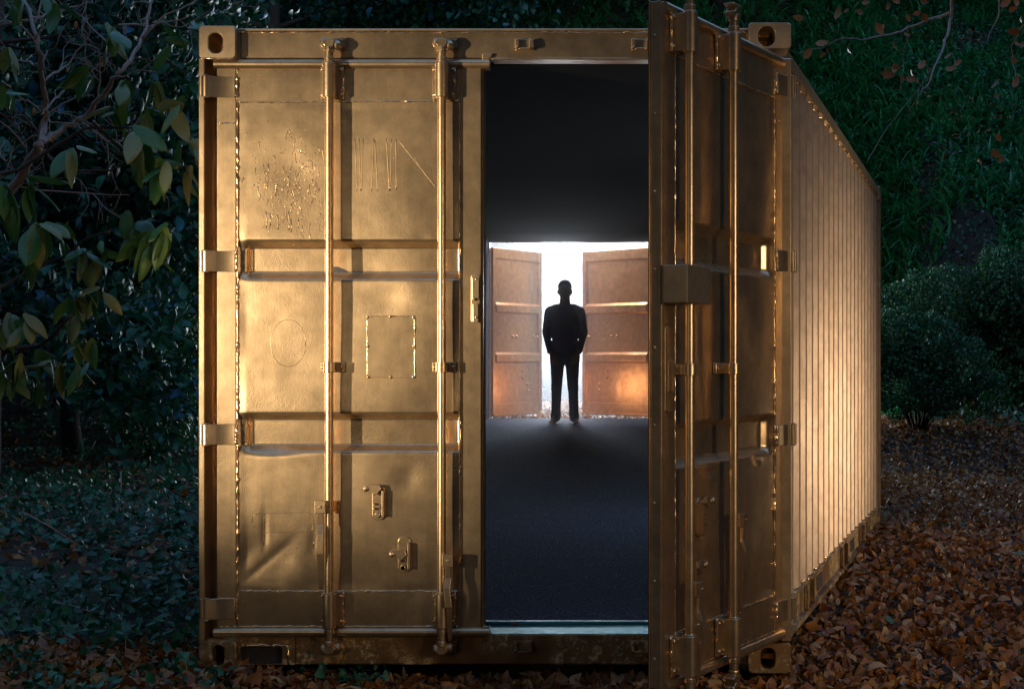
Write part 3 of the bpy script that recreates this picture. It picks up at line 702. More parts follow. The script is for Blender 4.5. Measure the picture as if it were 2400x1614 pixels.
# mist lit from behind the far doors
mm = bpy.data.materials.new('mist'); mm.use_nodes = True; nt = mm.node_tree
for n_ in list(nt.nodes):
    if n_.type != 'OUTPUT_MATERIAL': nt.nodes.remove(n_)
pv = nt.nodes.new('ShaderNodeVolumePrincipled'); pv.inputs['Density'].default_value = 0.055; pv.inputs['Color'].default_value = (0.95, 0.96, 1, 1); pv.inputs['Anisotropy'].default_value = 0.35
nt.links.new(pv.outputs[0], [n_ for n_ in nt.nodes if n_.type == 'OUTPUT_MATERIAL'][0].inputs['Volume'])
o = MB().box(-3.2, 2.6, 13.3, 20.4, -0.4, 4.6).build('haze', mm); o['kind'] = 'stuff'
o = MB().box(xl1+0.03, xr1-0.03, 10.6, 12.97, fl1+0.004, ce1-0.07).build('haze', mm); o['kind'] = 'stuff'  # second volume, added inside the passage to lift the dark figure

# ------------------------------------------------------------------ the man
def blobs(items, name, mat, parent, voxel=0.011, it=4):
    mb = MB()
    for b_ in items:
        if len(b_) == 4:     # capsule chain p0,p1,r0,r1
            p0, p1, r0, r1 = Vector(b_[0]), Vector(b_[1]), b_[2], b_[3]
            n = max(2, int((p1-p0).length/(min(r0, r1)*0.45))+1)
            for i in range(n+1):
                f = i/n; mb.ball(p0.lerp(p1, f), r0*(1-f)+r1*f, 14, 8)
        else:                # ellipsoid centre, radii
            mb.ball(b_[0], 1.0, 20, 14, b_[1])
    o = mb.build(name, mat, parent)
    md = o.modifiers.new('remesh', 'REMESH'); md.mode = 'VOXEL'; md.voxel_size = voxel; md.use_smooth_shade = True
    sm = o.modifiers.new('smooth', 'SMOOTH'); sm.factor = 0.6; sm.iterations = it
    return o
MX, MY = -0.335, 12.15
MZ = fl0 + (fl1-fl0)*(MY-0.3)/(YB-0.3)
man = empty('person', (MX, MY, MZ))
tag(man, 'barefoot person in dark sweater and jeans standing silhouetted at the far end of the passage', 'person')
body = []
# head, face, ears, neck
body += [((0, 0.0, 1.655), (.083, .098, .112)), ((0, -0.02, 1.60), (.066, .075, .08)), ((0, -0.098, 1.625), (.014, .022, .022)), ((0, -0.088, 1.595), (.026, .012, .010)),
         ((-.086, 0.005, 1.63), (.012, .020, .032)), ((.086, 0.005, 1.63), (.012, .020, .032)), ((0, -0.075, 1.563), (.032, .022, .02)), ((-.03, -0.078, 1.665), (.018, .014, .010)), ((.03, -0.078, 1.665), (.018, .014, .010))]
body += [((0, 0.01, 1.55), (0, 0.02, 1.43), .064, .074), ((0, 0.015, 1.25), (.15, .09, .2)), ((0, 0.01, 1.0), (.14, .085, .16))]
for s_ in (-1, 1):
    body += [((s_*.17, .02, 1.40), (s_*.232, .03, 1.13), .042, .036), ((s_*.232, .03, 1.13), (s_*.175, -.075, .885), .034, .026)]
    # palm and fingers lying on the thigh
    body += [((s_*.172, -.085, .885), (s_*.150, -.118, .82), .024, .026), ((s_*.160, -.118, .81), (s_*.132, -.122, .80), .024, .022)]
    for k_, (dx, ln) in enumerate(((.022, .050), (.004, .072), (-.016, .080), (-.037, .070))):
        bx = s_*(.150 + dx*0.85); tx = s_*(.118 + dx*1.55)
        body += [((bx, -.120, .800), ((bx+tx)/2, -.130, .800-ln*0.5), .0105, .0095), (((bx+tx)/2, -.130, .800-ln*0.5), (tx, -.122, .800-ln), .0095, .0080)]
    body += [((s_*.140, -.115, .845), (s_*.100, -.128, .822), .012, .011), ((s_*.100, -.128, .822), (s_*.082, -.128, .79), .011, .009)]
    # legs and feet
    body += [((s_*.085, 0.0, .90), (s_*.100, -.01, .50), .07, .045), ((s_*.100, -.01, .50), (s_*.115, .02, .09), .042, .034)]
    fx_ = s_*.118
    body += [((fx_, .035, .045), (.034, .036, .042)), ((fx_, .01, .05), (fx_+s_*.03, -.10, .030), .034, .026), ((fx_+s_*.015, -.10, .020), (fx_+s_*.055, -.10, .018), .020, .017)]
    for k_ in range(5):
        tx = fx_ + s_*(.002 + k_*.018); body += [((tx, -.105, .016), (tx+s_*.010, -.150+k_*.009, .013), .013-k_*.001, .012-k_*.0012)]
blobs(body, 'body', SKIN, man, 0.0075, 3)
blobs([((0, 0.018, 1.695), (.088, .098, .090)), ((0, 0.045, 1.64), (.085, .076, .095)), ((0, -0.035, 1.745), (.062, .046, .034))], 'hair', HAIR, man, 0.009, 2)
sw = [((0, 0.02, 1.40), (.135, .085, .065)), ((0, 0.015, 1.28), (.185, .115, .17)), ((0, 0.0, 1.12), (.175, .125, .18)), ((0, 0.0, .98), (.172, .120, .12)), ((0, 0.0, .915), (.168, .115, .055)), ((0, .02, 1.465), (.080, .066, .035)), ((0,.02,1.43),(.12,.075,.05))]
for s_ in (-1, 1):
    sw += [((s_*.10, .02, 1.425), (s_*.185, .02, 1.385), .062, .068), ((s_*.19, .02, 1.38), (s_*.236, .03, 1.13), .066, .052), ((s_*.236, .03, 1.13), (s_*.188, -.060, .90), .050, .036), ((s_*.192, -.055, .915), (s_*.186, -.066, .892), .038, .037)]
blobs(sw, 'sweater', SWEATER, man, 0.011, 3)
jn = [((0, 0.0, .90), (.160, .112, .085)), ((0, .01, .84), (.155, .115, .08))]
for s_ in (-1, 1):
    jn += [((s_*.092, 0.0, .84), (s_*.098, -.01, .50), .099, .072), ((s_*.098, -.012, .50), (s_*.102, .0, .44), .073, .070), ((s_*.102, .0, .44), (s_*.112, .015, .12), .068, .060), ((s_*.112, .012, .13), (s_*.116, .012, .075), .064, .066), ((s_*.102, -.01, .47), (.076, .074, .014)), ((s_*.104, -.008, .42), (.074, .070, .012)), ((s_*.114, .01, .11), (.071, .07, .013))]
blobs(jn, 'jeans', JEANS, man, 0.011, 3)

# ------------------------------------------------------------------ scatter helpers
def euler_mats(rx, ry, rz):
    cx, sx, cy, sy, cz, sz = np.cos(rx), np.sin(rx), np.cos(ry), np.sin(ry), np.cos(rz), np.sin(rz)
    n = len(rx); M = np.empty((n, 3, 3))
    M[:,0,0] = cz*cy; M[:,0,1] = cz*sy*sx - sz*cx; M[:,0,2] = cz*sy*cx + sz*sx
    M[:,1,0] = sz*cy; M[:,1,1] = sz*sy*sx + cz*cx; M[:,1,2] = sz*sy*cx - cz*sx
    M[:,2,0] = -sy;   M[:,2,1] = cy*sx;            M[:,2,2] = cy*cx
    return M
def scatter(name, tmpls, pos, M, scl, mat, parent=None, smooth=True):
    N_ = len(pos); which = rng.integers(0, len(tmpls), N_); V = []; Fl = []; off = 0
    for t, (tv, tf) in enumerate(tmpls):
        m_ = which == t; n = int(m_.sum())
        if n == 0: continue
        tv = np.array(tv, float); tf = np.array(tf, int)
        v = np.einsum('nij,kj->nki', M[m_], tv)*scl[m_][:, None, None] + pos[m_][:, None, :]
        V.append(v.reshape(-1, 3)); f = tf[None] + (np.arange(n)*len(tv))[:, None, None] + off
        Fl.append(f.reshape(-1, tf.shape[1])); off += n*len(tv)
    V = np.concatenate(V); Fa = np.concatenate(Fl); k = Fa.shape[1]
    me = bpy.data.meshes.new(name); me.vertices.add(len(V)); me.vertices.foreach_set('co', V.astype(np.float32).ravel())
    me.loops.add(Fa.size); me.loops.foreach_set('vertex_index', Fa.astype(np.int32).ravel())
    me.polygons.add(len(Fa)); me.polygons.foreach_set('loop_start', (np.arange(len(Fa))*k).astype(np.int32))
    me.update(calc_edges=True); me.validate()
    if smooth: me.polygons.foreach_set('use_smooth', np.ones(len(Fa), bool))
    me.materials.append(mat)
    o = bpy.data.objects.new(name, me); col.objects.link(o)
    if parent is not None: o.parent = parent
    return o
def leaf_t(wid=0.28, curl=0.15, fold=0.08, tip=0.0):
    xs_ = [0, 0.22, 0.5, 0.78, 1.0]; w_ = [0.03, 0.8, 1.0, 0.62, 0.0]
    vs = []; 
    for x, w in zip(xs_, w_):
        z = curl*(x-0.5)**2*4*0.5 - curl*0.5
        vs += [(x-0.5, -w*wid, z+fold*w), (x-0.5, 0, z), (x-0.5, w*wid, z+fold*w*0.8)]
    fs = []
    for i in range(4):
        for j in (0, 1):
            a = i*3+j; fs += [(a, a+3, a+4), (a, a+4, a+1)]
    return vs, fs
def star_t(curl=0.25, seed=0):
    r = random.Random(seed); vs = [(0, 0, 0)]
    n = 10
    for i in range(n):
        t = 2*math.pi*i/n; rad = (0.55 if i % 2 == 0 else 0.27)*r.uniform(0.85, 1.1)
        vs.append((rad*math.cos(t), rad*math.sin(t), curl*rad*r.uniform(-0.3, 1.0)))
    return vs, [(0, 1+i, 1+(i+1) % n) for i in range(n)]
LT = [leaf_t(0.26, 0.35, 0.12), leaf_t(0.32, -0.3, 0.10), leaf_t(0.22, 0.6, 0.16), leaf_t(0.36, 0.15, -0.1)]
ST = [star_t(0.9, 1), star_t(-0.5, 2), star_t(0.9, 3)]

def in_container(x, y):
    xr_ = P0.x + (P1.x-P0.x)*np.clip(y, -1, 5.6)/5.52
    a = (y > 0.10) & (y < 5.6) & (x > -1.15) & (x < xr_+0.0)
    b_ = (y >= 5.5) & (y < 13.1) & (x > -1.45) & (x < 1.2)
    return a | b_
# ---- leaf litter over the ground
def ground_scatter(name, tmpls, n, xr_, yfun, mat, size, tilt=0.5, lift=0.02, keep=None, kind='stuff', bias=1.5):
    y = yfun(rng.random(n)); x = rng.uniform(*xr_, n)
    m_ = ~in_container(x, y)
    if keep is not None: m_ &= keep(x, y)
    x, y = x[m_], y[m_]; n = len(x)
    z = H(x, y) + rng.uniform(0, lift, n)
    M = euler_mats(rng.normal(0, tilt, n), rng.normal(0, tilt, n), rng.uniform(0, 6.283, n))
    o = scatter(name, tmpls, np.stack([x, y, z], -1), M, rng.uniform(*size, n), mat)
    o['kind'] = kind; return o
def fbm(x, y, s, seed=0):
    return np.sin(x*s+seed)*np.cos(y*s*1.3+seed*2) + 0.6*np.sin(x*s*2.3+y*s*1.7+seed) + 0.4*np.sin(x*s*4.1-y*s*3.7+seed*3)
# right side & front: thick brown litter
ground_scatter('leaf_litter', LT, 78000, (0.4, 9.5), lambda r: -1.0 + 15.5*r**1.3, LITTER, (0.032, 0.085), 0.65, 0.05)
ground_scatter('leaf_litter', LT+LT+ST[:1], 14000, (-3.2, 1.6), lambda r: -1.0 + 1.6*r, LITTER, (0.04, 0.105), 0.6, 0.06)
ground_scatter('leaf_litter', LT, 9000, (-9.5, -1.2), lambda r: 0.3 + 16*r, LITTER, (0.05, 0.12), 0.5, 0.07, keep=lambda x, y: fbm(x, y, 1.1, 2) > 0.1)
ground_scatter('leaf_litter', LT, 6000, (-3.4, 3.0), lambda r: 12.9 + 8*r, LITTER, (0.06, 0.13), 0.5, 0.05)
ground_scatter('leaf_litter', LT, 16000, (4.6, 18), lambda r: 12 + 18*r, LITTER, (0.07, 0.15), 0.5, 0.25, keep=lambda x, y: fbm(x, y, 0.8, 5) > 0.3)
# ---- ivy on the left bank and patches on the right
ground_scatter('ivy_cover', LT[:2]+[star_t(0.2, 5)], 60000, (-13, -1.15), lambda r: 0.25 + 24*r**1.2, IVY, (0.04, 0.085), 0.6, 0.16, keep=lambda x, y: (fbm(x, y, 1.0, 1) > -0.7) & (x < -1.3))
ground_scatter('ivy_cover', LT[:2], 5000, (-3.2, -0.4), lambda r: -0.9 + 1.2*r, IVY, (0.03, 0.06), 0.7, 0.10, keep=lambda x, y: fbm(x, y, 4.0, 1) > 0.5)
ground_scatter('ivy_cover', LT[:2], 46000, (4.2, 22), lambda r: 12.5 + 22*r, IVY, (0.06, 0.12), 0.6, 0.3, keep=lambda x, y: fbm(x, y, 0.7, 3) > -0.8)
ground_scatter('ivy_cover', LT[:2], 1500, (1.5, 9), lambda r: -0.5 + 13*r, IVY, (0.04, 0.07), 0.6, 0.09, keep=lambda x, y: fbm(x, y, 1.9, 9) > 1.0)
# ---- long grass on the bank
def blade(bend, w=0.035, n=4):
    vs = []; 
    for i in range(n+1):
        f = i/n; x = bend*f**1.8; z = f*(1-0.35*abs(bend)*f); ww = w*(1-f**2)+0.002
        vs += [(x, -ww, z), (x, ww, z)]
    return vs, [(2*i, 2*i+1, 2*i+3, 2*i+2) for i in range(n)]
def tufts(name, centers, per, hgt, mat, spread=0.12, w=0.035):
    n = len(centers)*per
    c = np.repeat(centers, per, 0) + np.concatenate([rng.normal(0, spread, (n, 2)), np.zeros((n, 1))], 1)
    c[:,2] = H(c[:,0], c[:,1]) - 0.02
    M = euler_mats(np.zeros(n), rng.normal(0.45, 0.4, n), rng.uniform(0, 6.283, n))
    o = scatter(name, [blade(0.9, w), blade(0.6, w*1.4), blade(1.3, w)], c, M, rng.uniform(hgt[0], hgt[1], n), mat); o['kind'] = 'stuff'; return o
n = 7500; y = 14.5 + 20*rng.random(n); x = rng.uniform(4.3, 22, n); m_ = (fbm(x, y, 0.55, 4) > -1.0) & (x < 24-0.0*y)
tufts('hill_grass', np.stack([x, y, 0*x], -1)[m_], 16, (0.22, 0.52), GRASSM, 0.10, 0.06)
n = 3000; y = 21 + 12*rng.random(n); x = rng.uniform(-9, 6, n); tufts('hill_grass', np.stack([x, y, 0*x], -1), 12, (0.3, 0.7), GRASSM, 0.14, 0.05)
n = 260; y = -0.7 + 3*rng.random(n); x = rng.uniform(-3.0, -1.0, n); m_ = ~in_container(x, y)
tufts('ground_grass', np.stack([x, y, 0*x], -1)[m_], 6, (0.08, 0.20), GRASSM, 0.05, 0.012)
n = 40; y = -0.35 + 0.3*rng.random(n); x = rng.uniform(-1.3, 0.2, n)
tufts('ground_grass', np.stack([x, y, 0*x], -1), 4, (0.06, 0.14), GRASSM, 0.03, 0.012)

# ------------------------------------------------------------------ shrubs and trees
def shrub(name, label, loc, rx, rz, n, size, mat, seed, cat='shrub', stems=9, group=None, lobes=None):
    r = random.Random(seed); base = Vector(loc)
    e = empty(name, base); tag(e, label, cat, group)
    lobes = lobes or [(r.uniform(-.55,.55)*rx, r.uniform(-.4,.4)*rx, rz*r.uniform(.35,.85), r.uniform(.35,.6)*rx) for _ in range(9)]
    tot = sum(l[3]**2 for l in lobes); pos = []
    for lx, ly, lz, lr in lobes:
        k = int(n*lr*lr/tot); d = rng.normal(0, 1, (k, 3)); d /= np.linalg.norm(d, axis=1)[:, None]
        rad = lr*(1-0.38*rng.random(k)**2)*(1+0.16*np.sin(d[:,0]*7+seed)*np.sin(d[:,2]*9+lx*9))
        p = d*rad[:,None]; p[:,2] *= min(1.2, rz/rx*0.9); pos.append(p + [lx, ly, lz])
    pos = np.concatenate(pos); pos = pos[pos[:,2] > 0.03*rz]; k = len(pos)
    M = euler_mats(rng.normal(0, .8, k), rng.normal(0.3, .7, k), rng.uniform(0, 6.283, k))
    scatter('foliage', LT[:3], pos, M, rng.uniform(*size, k), mat, e)
    mb = MB()
    for _ in range(stems):
        a = r.uniform(0, 6.28); q = Vector((0.05*math.cos(a), 0.05*math.sin(a), -0.05)); pts = [q.copy()]; rr = [0.022*max(1, rz/1.4)]
        d = Vector((math.cos(a)*0.5, math.sin(a)*0.35, 1)).normalized()
        for i in range(5):
            d = (d + Vector((r.uniform(-.3,.3), r.uniform(-.3,.3), r.uniform(-.1,.2)))).normalized(); q = q + d*rz*0.18; pts.append(q.copy()); rr.append(rr[-1]*0.75)
        mb.tube(pts, rr, 6)
    mb.build('stem', BARK_DARK, e, smooth=True)
    return e
def on(px, y): x = FX(px, y); return (x, y, float(H(x, y)))
shrub('round_shrub', 'low rounded dark green bush close to the left side of the container', on(370, 11.5), 0.95, 1.75, 16000, (0.035, 0.07), SHRUBM, 3)
shrub('round_shrub', 'small dark bush half hidden behind the container at its left edge', on(455, 13.0), 0.7, 1.2, 8000, (0.04, 0.07), SHRUBM, 13)
shrub('spreading_shrub', 'upper leggy dark bush right of the container, bare stems showing under its top', on(2210, 14.6), 1.15, 1.7, 15000, (0.035, 0.07), SHRUBM, 5,
      lobes=[(-.9,0,1.35,.42),(-.4,0,1.5,.45),(.1,0,1.55,.5),(.6,.1,1.45,.5),(1.0,0,1.2,.42),(-1.0,0,.5,.3),(.9,.1,.8,.35)], stems=26)
shrub('spreading_shrub', 'lower wide bush right of the container rising from the brown leaves', on(2150, 12.4), 1.15, 1.3, 17000, (0.035, 0.07), SHRUBM, 8,
      lobes=[(-.75,0,.95,.40),(-.35,0,1.1,.42),(.1,0,1.0,.48),(.5,-.1,.75,.42),(-.3,-.2,.6,.45),(.2,-.2,.5,.35),(.85,0,.45,.3),(-.8,0,.55,.35)], stems=16)
shrub('spreading_shrub', 'dark green bush at the right edge of the picture above the leaf covered ground', on(2385, 14.5), 0.9, 1.9, 11000, (0.04, 0.08), SHRUBM, 21)

def tree(name, label, base, h, crown, n, size, seed, trunk_r=0.14, cat='tree', mat=TREEM, group=None):
    r = random.Random(seed); e = empty(name, base); tag(e, label, cat, group)
    q = Vector((0, 0, -0.3)); pts = [q.copy()]; rr = [trunk_r]; d = Vector((r.uniform(-.1,.1), 0, 1)); mbs = MB()
    for i in range(8):
        d = (d + Vector((r.uniform(-.12,.12), r.uniform(-.12,.12), 0.1))).normalized(); q = q + d*h/8; pts.append(q.copy()); rr.append(rr[-1]*0.86)
    mbs.tube(pts, rr, 9); mbs.build('trunk', BARK_DARK, e, smooth=True)
    mb = MB(); tips = []
    for i in range(14):
        k = r.randint(2, 8); q = pts[k].copy(); a = r.uniform(0, 6.28); d = Vector((math.cos(a), math.sin(a), r.uniform(-.1, .6))).normalized(); p_ = [q.copy()]; r_ = [rr[k]*0.5]
        for _ in range(5):
            d = (d + Vector((r.uniform(-.3,.3), r.uniform(-.3,.3), r.uniform(-.25,.2)))).normalized(); q = q + d*crown*0.22; p_.append(q.copy()); r_.append(r_[-1]*0.7)
        mb.tube(p_, r_, 6); tips += p_[2:]
    mb.build('limb', BARK_DARK, e, smooth=True)
    tp = np.array([tuple(t) for t in tips]); c = tp[rng.integers(0, len(tp), n//26)]; c = c + rng.normal(0, crown*0.13, c.shape)
    pos = np.repeat(c, 26, 0) + rng.normal(0, crown*0.065, (len(c)*26, 3)); k = len(pos)
    M = euler_mats(rng.normal(0, .6, k), rng.normal(0.5, .6, k), rng.uniform(0, 6.283, k))
    scatter('crown', LT[:3], pos, M, rng.uniform(*size, k), mat, e)
    return e
tl = [(-30, 9.0, 5.5, 2.6, 'dark evergreen tree filling the top left corner behind the bare branches'),
      (180, 12.5, 6.5, 2.9, 'dark evergreen tree behind the magnolia leaves, left of the container'),
      (400, 15.0, 7.0, 2.6, 'dark bluish tree rising behind the top left corner of the container'),
      (60, 17.5, 8.0, 3.2, 'far dark tree in the deep shade at the left edge')]
for i, (px, y, h, cr, lab) in enumerate(tl):
    tree('evergreen_tree', lab, on(px, y), h, cr, 17000, (0.10, 0.20), 40+i, group='dark trees on the left')
tc_ = [(640, 26.0, 'teal shaded tree above the left half of the container roof'), (900, 29.0, 'dark tree seen over the middle of the closed door'), (1190, 27.0, 'dim tree seen above the open doorway'), (1420, 30.0, 'dark tree just left of the top of the open door'), (1680, 28.5, 'dim tree between the top of the open door and the right corner of the roof'), (2040, 32.5, 'dark tree at the top of the grassy bank'), (2330, 32.5, 'dark tree at the top right corner above the grass')]
for i, (px, y, lab) in enumerate(tc_):
    tree('woodland_tree', lab, on(px, y), 6.0, 3.2, 11000, (0.14, 0.26), 60+i, 0.2, group='trees at the top of the bank')

# bare tree with pale limbs, top left
bt = empty('bare_tree', on(-60, 1.6)); tag(bt, 'leafless tree with pale forked branches and fine twigs at the top left', 'tree')
inv = bt.location
def limb(pts, r0, r1, y, name='branch', n=7, wob=0.012):
    q = []; N_ = 5
    for (a, b_) in zip(pts[:-1], pts[1:]):
        for i in range(N_): f = i/N_; q.append((a[0]*(1-f)+b_[0]*f, a[1]*(1-f)+b_[1]*f))
    q.append(pts[-1]); v = [P(a, b, y + 0.25*math.sin(i*0.22)) + Vector([random.gauss(0, wob*0.4) for _ in range(3)]) for i, (a, b) in enumerate(q)]
    rr = [r0 + (r1-r0)*i/(len(v)-1) for i in range(len(v))]
    return v, rr
def put(v, rr, parent, name, mat, n=7):
    MB().tube([p - parent.location for p in v], rr, n).build(name, mat, parent, smooth=True)
BY = 1.4
main = [([(-60,560),(0,470),(40,425),(78,365),(92,335)], .026, .020), ([(92,335),(105,300),(110,262),(100,190),(92,120),(75,40),(48,-20)], .017, .008),
        ([(92,335),(130,312),(200,275),(240,225),(272,180),(306,140),(335,80),(360,-10)], .016, .007)]
twigs = MB(); rt = random.Random(12)
def twig(p, d, length, rad, depth):
    pts = [p.copy()]; rr = [rad]; n = 6
    for i in range(n):
        d = (d + Vector((rt.gauss(0,.22), rt.gauss(0,.15), rt.gauss(0,.22)-0.02))).normalized(); p = p + d*length/n; pts.append(p.copy()); rr.append(rad*(1-0.75*(i+1)/n))
        if depth > 0 and rt.random() < 0.42:
            s_ = rt.choice((-1, 1)); nd = (Vector((d.z*s_, rt.gauss(0,.3), -d.x*s_)) + d*0.9).normalized(); twig(p.copy(), nd, length*rt.uniform(.35,.65), rad*0.55, depth-1)
    twigs.tube([q - inv for q in pts], rr, 5)
for pts, a, b_ in main:
    v, rr = limb(pts, a, b_, BY); put(v, rr, bt, 'branch', BARK_PALE, 9)
    for k in range(4, len(v), 5):
        d = (v[k]-v[k-1]).normalized(); s_ = rt.choice((-1, 1)); twig(v[k].copy(), (Vector((d.z*s_, rt.gauss(0,.2), -d.x*s_))+d*0.7).normalized(), rt.uniform(.25,.6), .006, 2)
for pts in ([(100,262),(150,215),(215,170),(300,100)], [(86,150),(40,142),(-10,146)], [(75,45),(0,60),(-30,70)], [(75,45),(130,22),(220,5)], [(104,190),(160,150),(210,80),(200,30)], [(280,60),(360,58),(440,45)], [(5,193),(50,225),(95,258)], [(220,285),(270,335),(310,370),(350,385)], [(300,345),(305,300),(318,290)]):
    v, rr = limb(pts, .0065, .003, BY); put(v, rr, bt, 'twig', BARK_PALE, 6)
    for k in range(3, len(v), 3):
        d = (v[k]-v[k-1]).normalized(); s_ = rt.choice((-1, 1)); twig(v[k].copy(), (Vector((d.z*s_, rt.gauss(0,.2), -d.x*s_))+d*0.8).normalized(), rt.uniform(.12,.35), .003, 1)
o = twigs.build('fine_twigs', BARK_PALE, bt, smooth=True); o['kind'] = 'stuff'
dl_v, dl_f = leaf_t(0.22, 0.7, 0.2)
dlm = bpy.data.meshes.new('dead_leaf'); dlm.from_pydata(dl_v, [], dl_f); dlm.materials.append(LITTER)
for px, py in ((178,60),(80,262),(96,262),(123,325),(240,148),(295,72),(272,100)):
    o = bpy.data.objects.new('dead_leaf', dlm); col.objects.link(o); o.parent = bt; o.location = P(px, py, BY-0.02) - inv; o.scale = (.045,)*3; o.rotation_euler = (rt.uniform(0,6), rt.uniform(1,2), rt.uniform(0,6))

# magnolia: big hanging leaves on thin branches
def magn_leaf(bend, seed):
    r = random.Random(seed); vs = []; n = 8
    for i in range(n+1):
        f = i/n; w = 0.20*math.sin(math.pi*min(1, f*0.94+0.06))**0.75*(1-0.15*f); z = -bend*f*f
        if i == n: w = 0.001
        vs += [(f, -w, z-0.05+0.01*math.sin(f*9+seed)), (f, -w*0.5, z-0.012), (f, 0, z+0.012 if False else z-0.02), (f, w*0.5, z-0.012), (f, w, z-0.05-0.01*math.sin(f*8+seed))]
    fs = []
    for i in range(n):
        for j in range(4): a = i*5+j; fs.append((a, a+1, a+6, a+5))
    me = bpy.data.meshes.new('leaf'); me.from_pydata(vs, [], fs); me.materials.append(MAGN)
    for p in me.polygons: p.use_smooth = True
    return me
ML = [magn_leaf(b, i) for i, b in enumerate((0.10, 0.28, 0.02, 0.45))]
def magnolia(label, stems, clusters, seed, y):
    r = random.Random(seed); root = empty('magnolia', on(-120, y+0.2)); tag(root, label, 'magnolia', 'magnolia boughs on the left')
    for pts, a, b_ in stems:
        v, rr = limb(pts, a, b_, y, wob=0.004); put(v, rr, root, 'branch', BARK_DARK, 7)
    for (px, py, k, ln) in clusters:
        c = P(px, py, y + r.uniform(-.15, .2)) - root.location
        for i in range(k):
            o = bpy.data.objects.new('leaf', r.choice(ML)); col.objects.link(o); o.parent = root
            yaw = r.uniform(0, 6.283); down = r.uniform(0.7, 1.45) if r.random() < 0.75 else r.uniform(-.1, .6)
            o.location = c + Vector((r.gauss(0,.018), r.gauss(0,.02), r.gauss(0,.018))); s_ = ln/570*(y+6)/6*r.uniform(.8, 1.15); o.scale = (s_, s_*r.uniform(.9,1.3), s_)
            o.rotation_euler = (r.gauss(0,.6), down, yaw)
magnolia('large glossy leaves of a magnolia hanging below the bare branches, beside the container', [([(-80,420),(40,400),(200,300),(330,300)], .012, .005), ([(218,288),(280,345),(330,382),(440,395)], .008, .003), ([(-40,700),(60,640),(150,600),(200,560),(260,540)], .009, .004), ([(140,400),(260,400),(340,350),(400,330)], .006, .003), ([(330,140),(400,150),(470,190)], .004, .002)],
    [(315,300,8,105),(300,190,5,80),(365,200,5,80),(340,255,5,90),(330,345,5,80),(380,380,7,85),(440,330,5,85),(435,395,4,80),(270,255,4,90),(250,65,4,85),(455,45,3,80),(60,425,6,100),(20,440,5,110),(85,535,7,95),(110,520,4,85),(30,120,4,60),(20,210,4,60),(160,560,4,70),(200,585,6,85),(235,590,4,70),(330,530,6,80),(345,570,5,80),(390,540,5,85),(300,500,4,70),(160,350,4,90),(210,170,4,75),(420,240,4,80),(40,5,4,60),(130,0,4,70),(400,90,3,70)], 31, 0.7)
magnolia('low magnolia bough with smaller shaded leaves at the lower left', [([(-60,815),(40,815),(90,812),(130,780),(165,740)], .013, .008), ([(165,740),(172,700),(180,690)], .006, .003)],
    [(175,690,8,62),(225,695,5,60),(165,745,5,60),(190,800,7,70),(140,850,5,75),(60,740,7,75),(10,745,6,75),(45,840,7,70),(10,870,6,70),(100,820,5,65),(185,860,4,60),(70,600,5,70),(90,900,3,55)], 32, 0.9)

# sapling with orange leaves, top right
sap = empty('beech_sapling', on(2300, 5.0)); tag(sap, 'thin sapling branch holding scattered orange leaves, at the top right', 'sapling')
SY = 5.0; rs = random.Random(9)
br_ = [([(2235,-40),(2232,20),(2224,70),(2205,130),(2175,200),(2130,260)], .016, .004), ([(2226,30),(2170,50),(2100,78),(2020,92),(1965,92)], .012, .004), ([(1965,92),(1930,110),(1870,125)], .004, .002), ([(2345,-30),(2340,40),(2310,100)], .007, .003), ([(2200,140),(2160,200),(2080,300),(2030,380)], .004, .002), ([(2400,60),(2370,110),(2380,200)], .006,.003), ([(2130,60),(2120,130),(2110,220)], .003,.002)]
tipsp = []
for pts, a, b_ in br_:
    v, rr = limb(pts, a, b_, SY, wob=0.01); put(v, rr, sap, 'branch', BARK_PALE, 6)
OLv, OLf = leaf_t(0.30, 0.3, 0.1); olm = bpy.data.meshes.new('leaf'); olm.from_pydata(OLv, [], OLf); olm.materials.append(ORANGE)
for p in olm.polygons: p.use_smooth = True
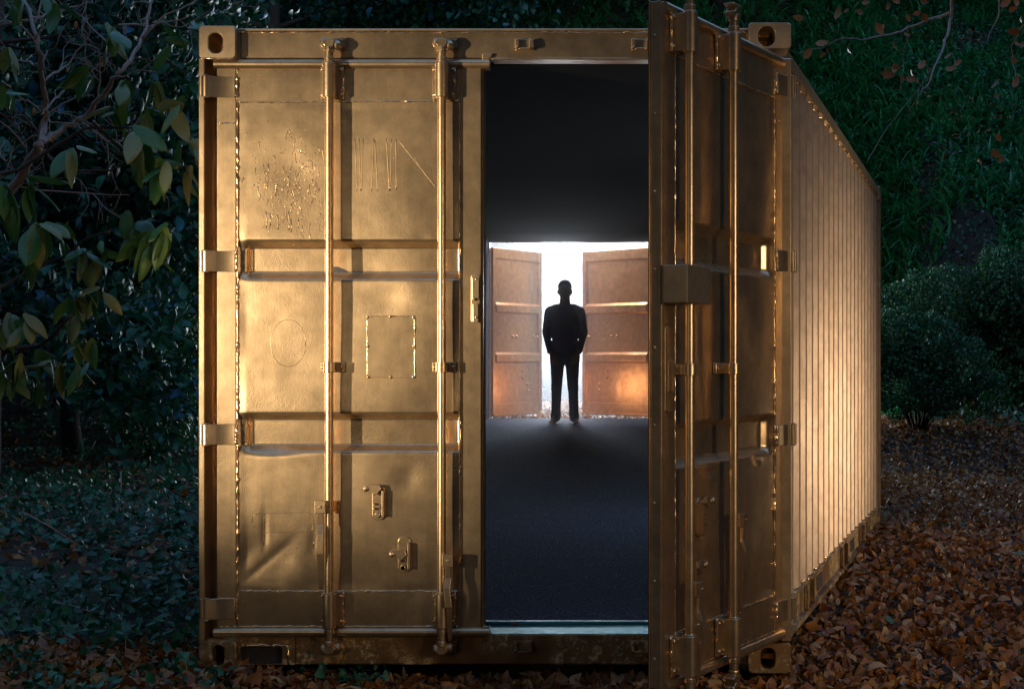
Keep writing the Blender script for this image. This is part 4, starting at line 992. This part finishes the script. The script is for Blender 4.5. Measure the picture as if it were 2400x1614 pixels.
for px, py in [(1965,30),(1980,22),(2015,30),(2010,8),(2030,5),(2095,5),(2165,5),(2080,15),(2075,60),(1870,42),(1925,100),(1995,115),(2065,70),(2100,105),(1890,122),(1928,124),(2100,160),(2080,175),(2140,170),(2160,150),(2150,195),(2230,160),(2245,148),(2095,158),(2165,45),(2225,130),(2140,185),(2330,200),(2380,145),(2390,175),(2370,75),(2385,100),(2350,10),(2385,5),(2335,225),(2340,322),(2328,365),(2348,370),(2298,375),(2150,30),(2130,45),(2115,180),(2178,160),(2125,80),(2370,30),(2395,50),(2378,195),(2400,110)]:
    o = bpy.data.objects.new('leaf', olm); col.objects.link(o); o.parent = sap
    o.location = P(px+rs.gauss(0,3), py+rs.gauss(0,3), SY+rs.uniform(-.3,.3)) - sap.location; s_ = rs.uniform(.06, .11); o.scale = (s_,)*3
    o.rotation_euler = (rs.uniform(0.8,2.2), rs.gauss(0,.6), rs.gauss(0,1.0))

# red leaf lying on the threshold, small twigs in the leaves at lower left
lf = bpy.data.objects.new('fallen_leaf', None); bpy.data.objects.remove(lf)
v_, f_ = star_t(0.6, 11); me = bpy.data.meshes.new('fallen_leaf'); me.from_pydata(v_, [], f_)
rl = simple_mat('russet_leaf', (0.16, 0.035, 0.02), 0.6); me.materials.append(rl)
lf = bpy.data.objects.new('fallen_leaf', me); col.objects.link(lf); lf.location = (FX(1208, 0.17), 0.17, tz+0.016); lf.scale = (.06,.05,.05); lf.rotation_euler = (0.25, 0.1, 0.4)
tag(lf, 'dark russet leaf lying on the teal threshold of the open doorway', 'leaf')
for i, (a, b_, c, d) in enumerate(((55,1200,185,1278),(130,1412,210,1432),(283,1106,284,1150),(245,1450,252,1378))):
    pts = [P(a, b_, 1.0), P((a+c)/2, (b_+d)/2-4, 0.9), P(c, d, 0.8)]
    mb = MB().tube(pts, [.004, .0035, .0025], 6); o = mb.build('fallen_twig', BARK_PALE, None, smooth=True)
    tag(o, ('long pale twig slanting over the ivy at the left', 'short curved dry stalk just above the brown leaves at lower left', 'forked pale stalk standing before the rounded bush', 'upright dry stalk in the ivy left of the container')[i], 'twig')
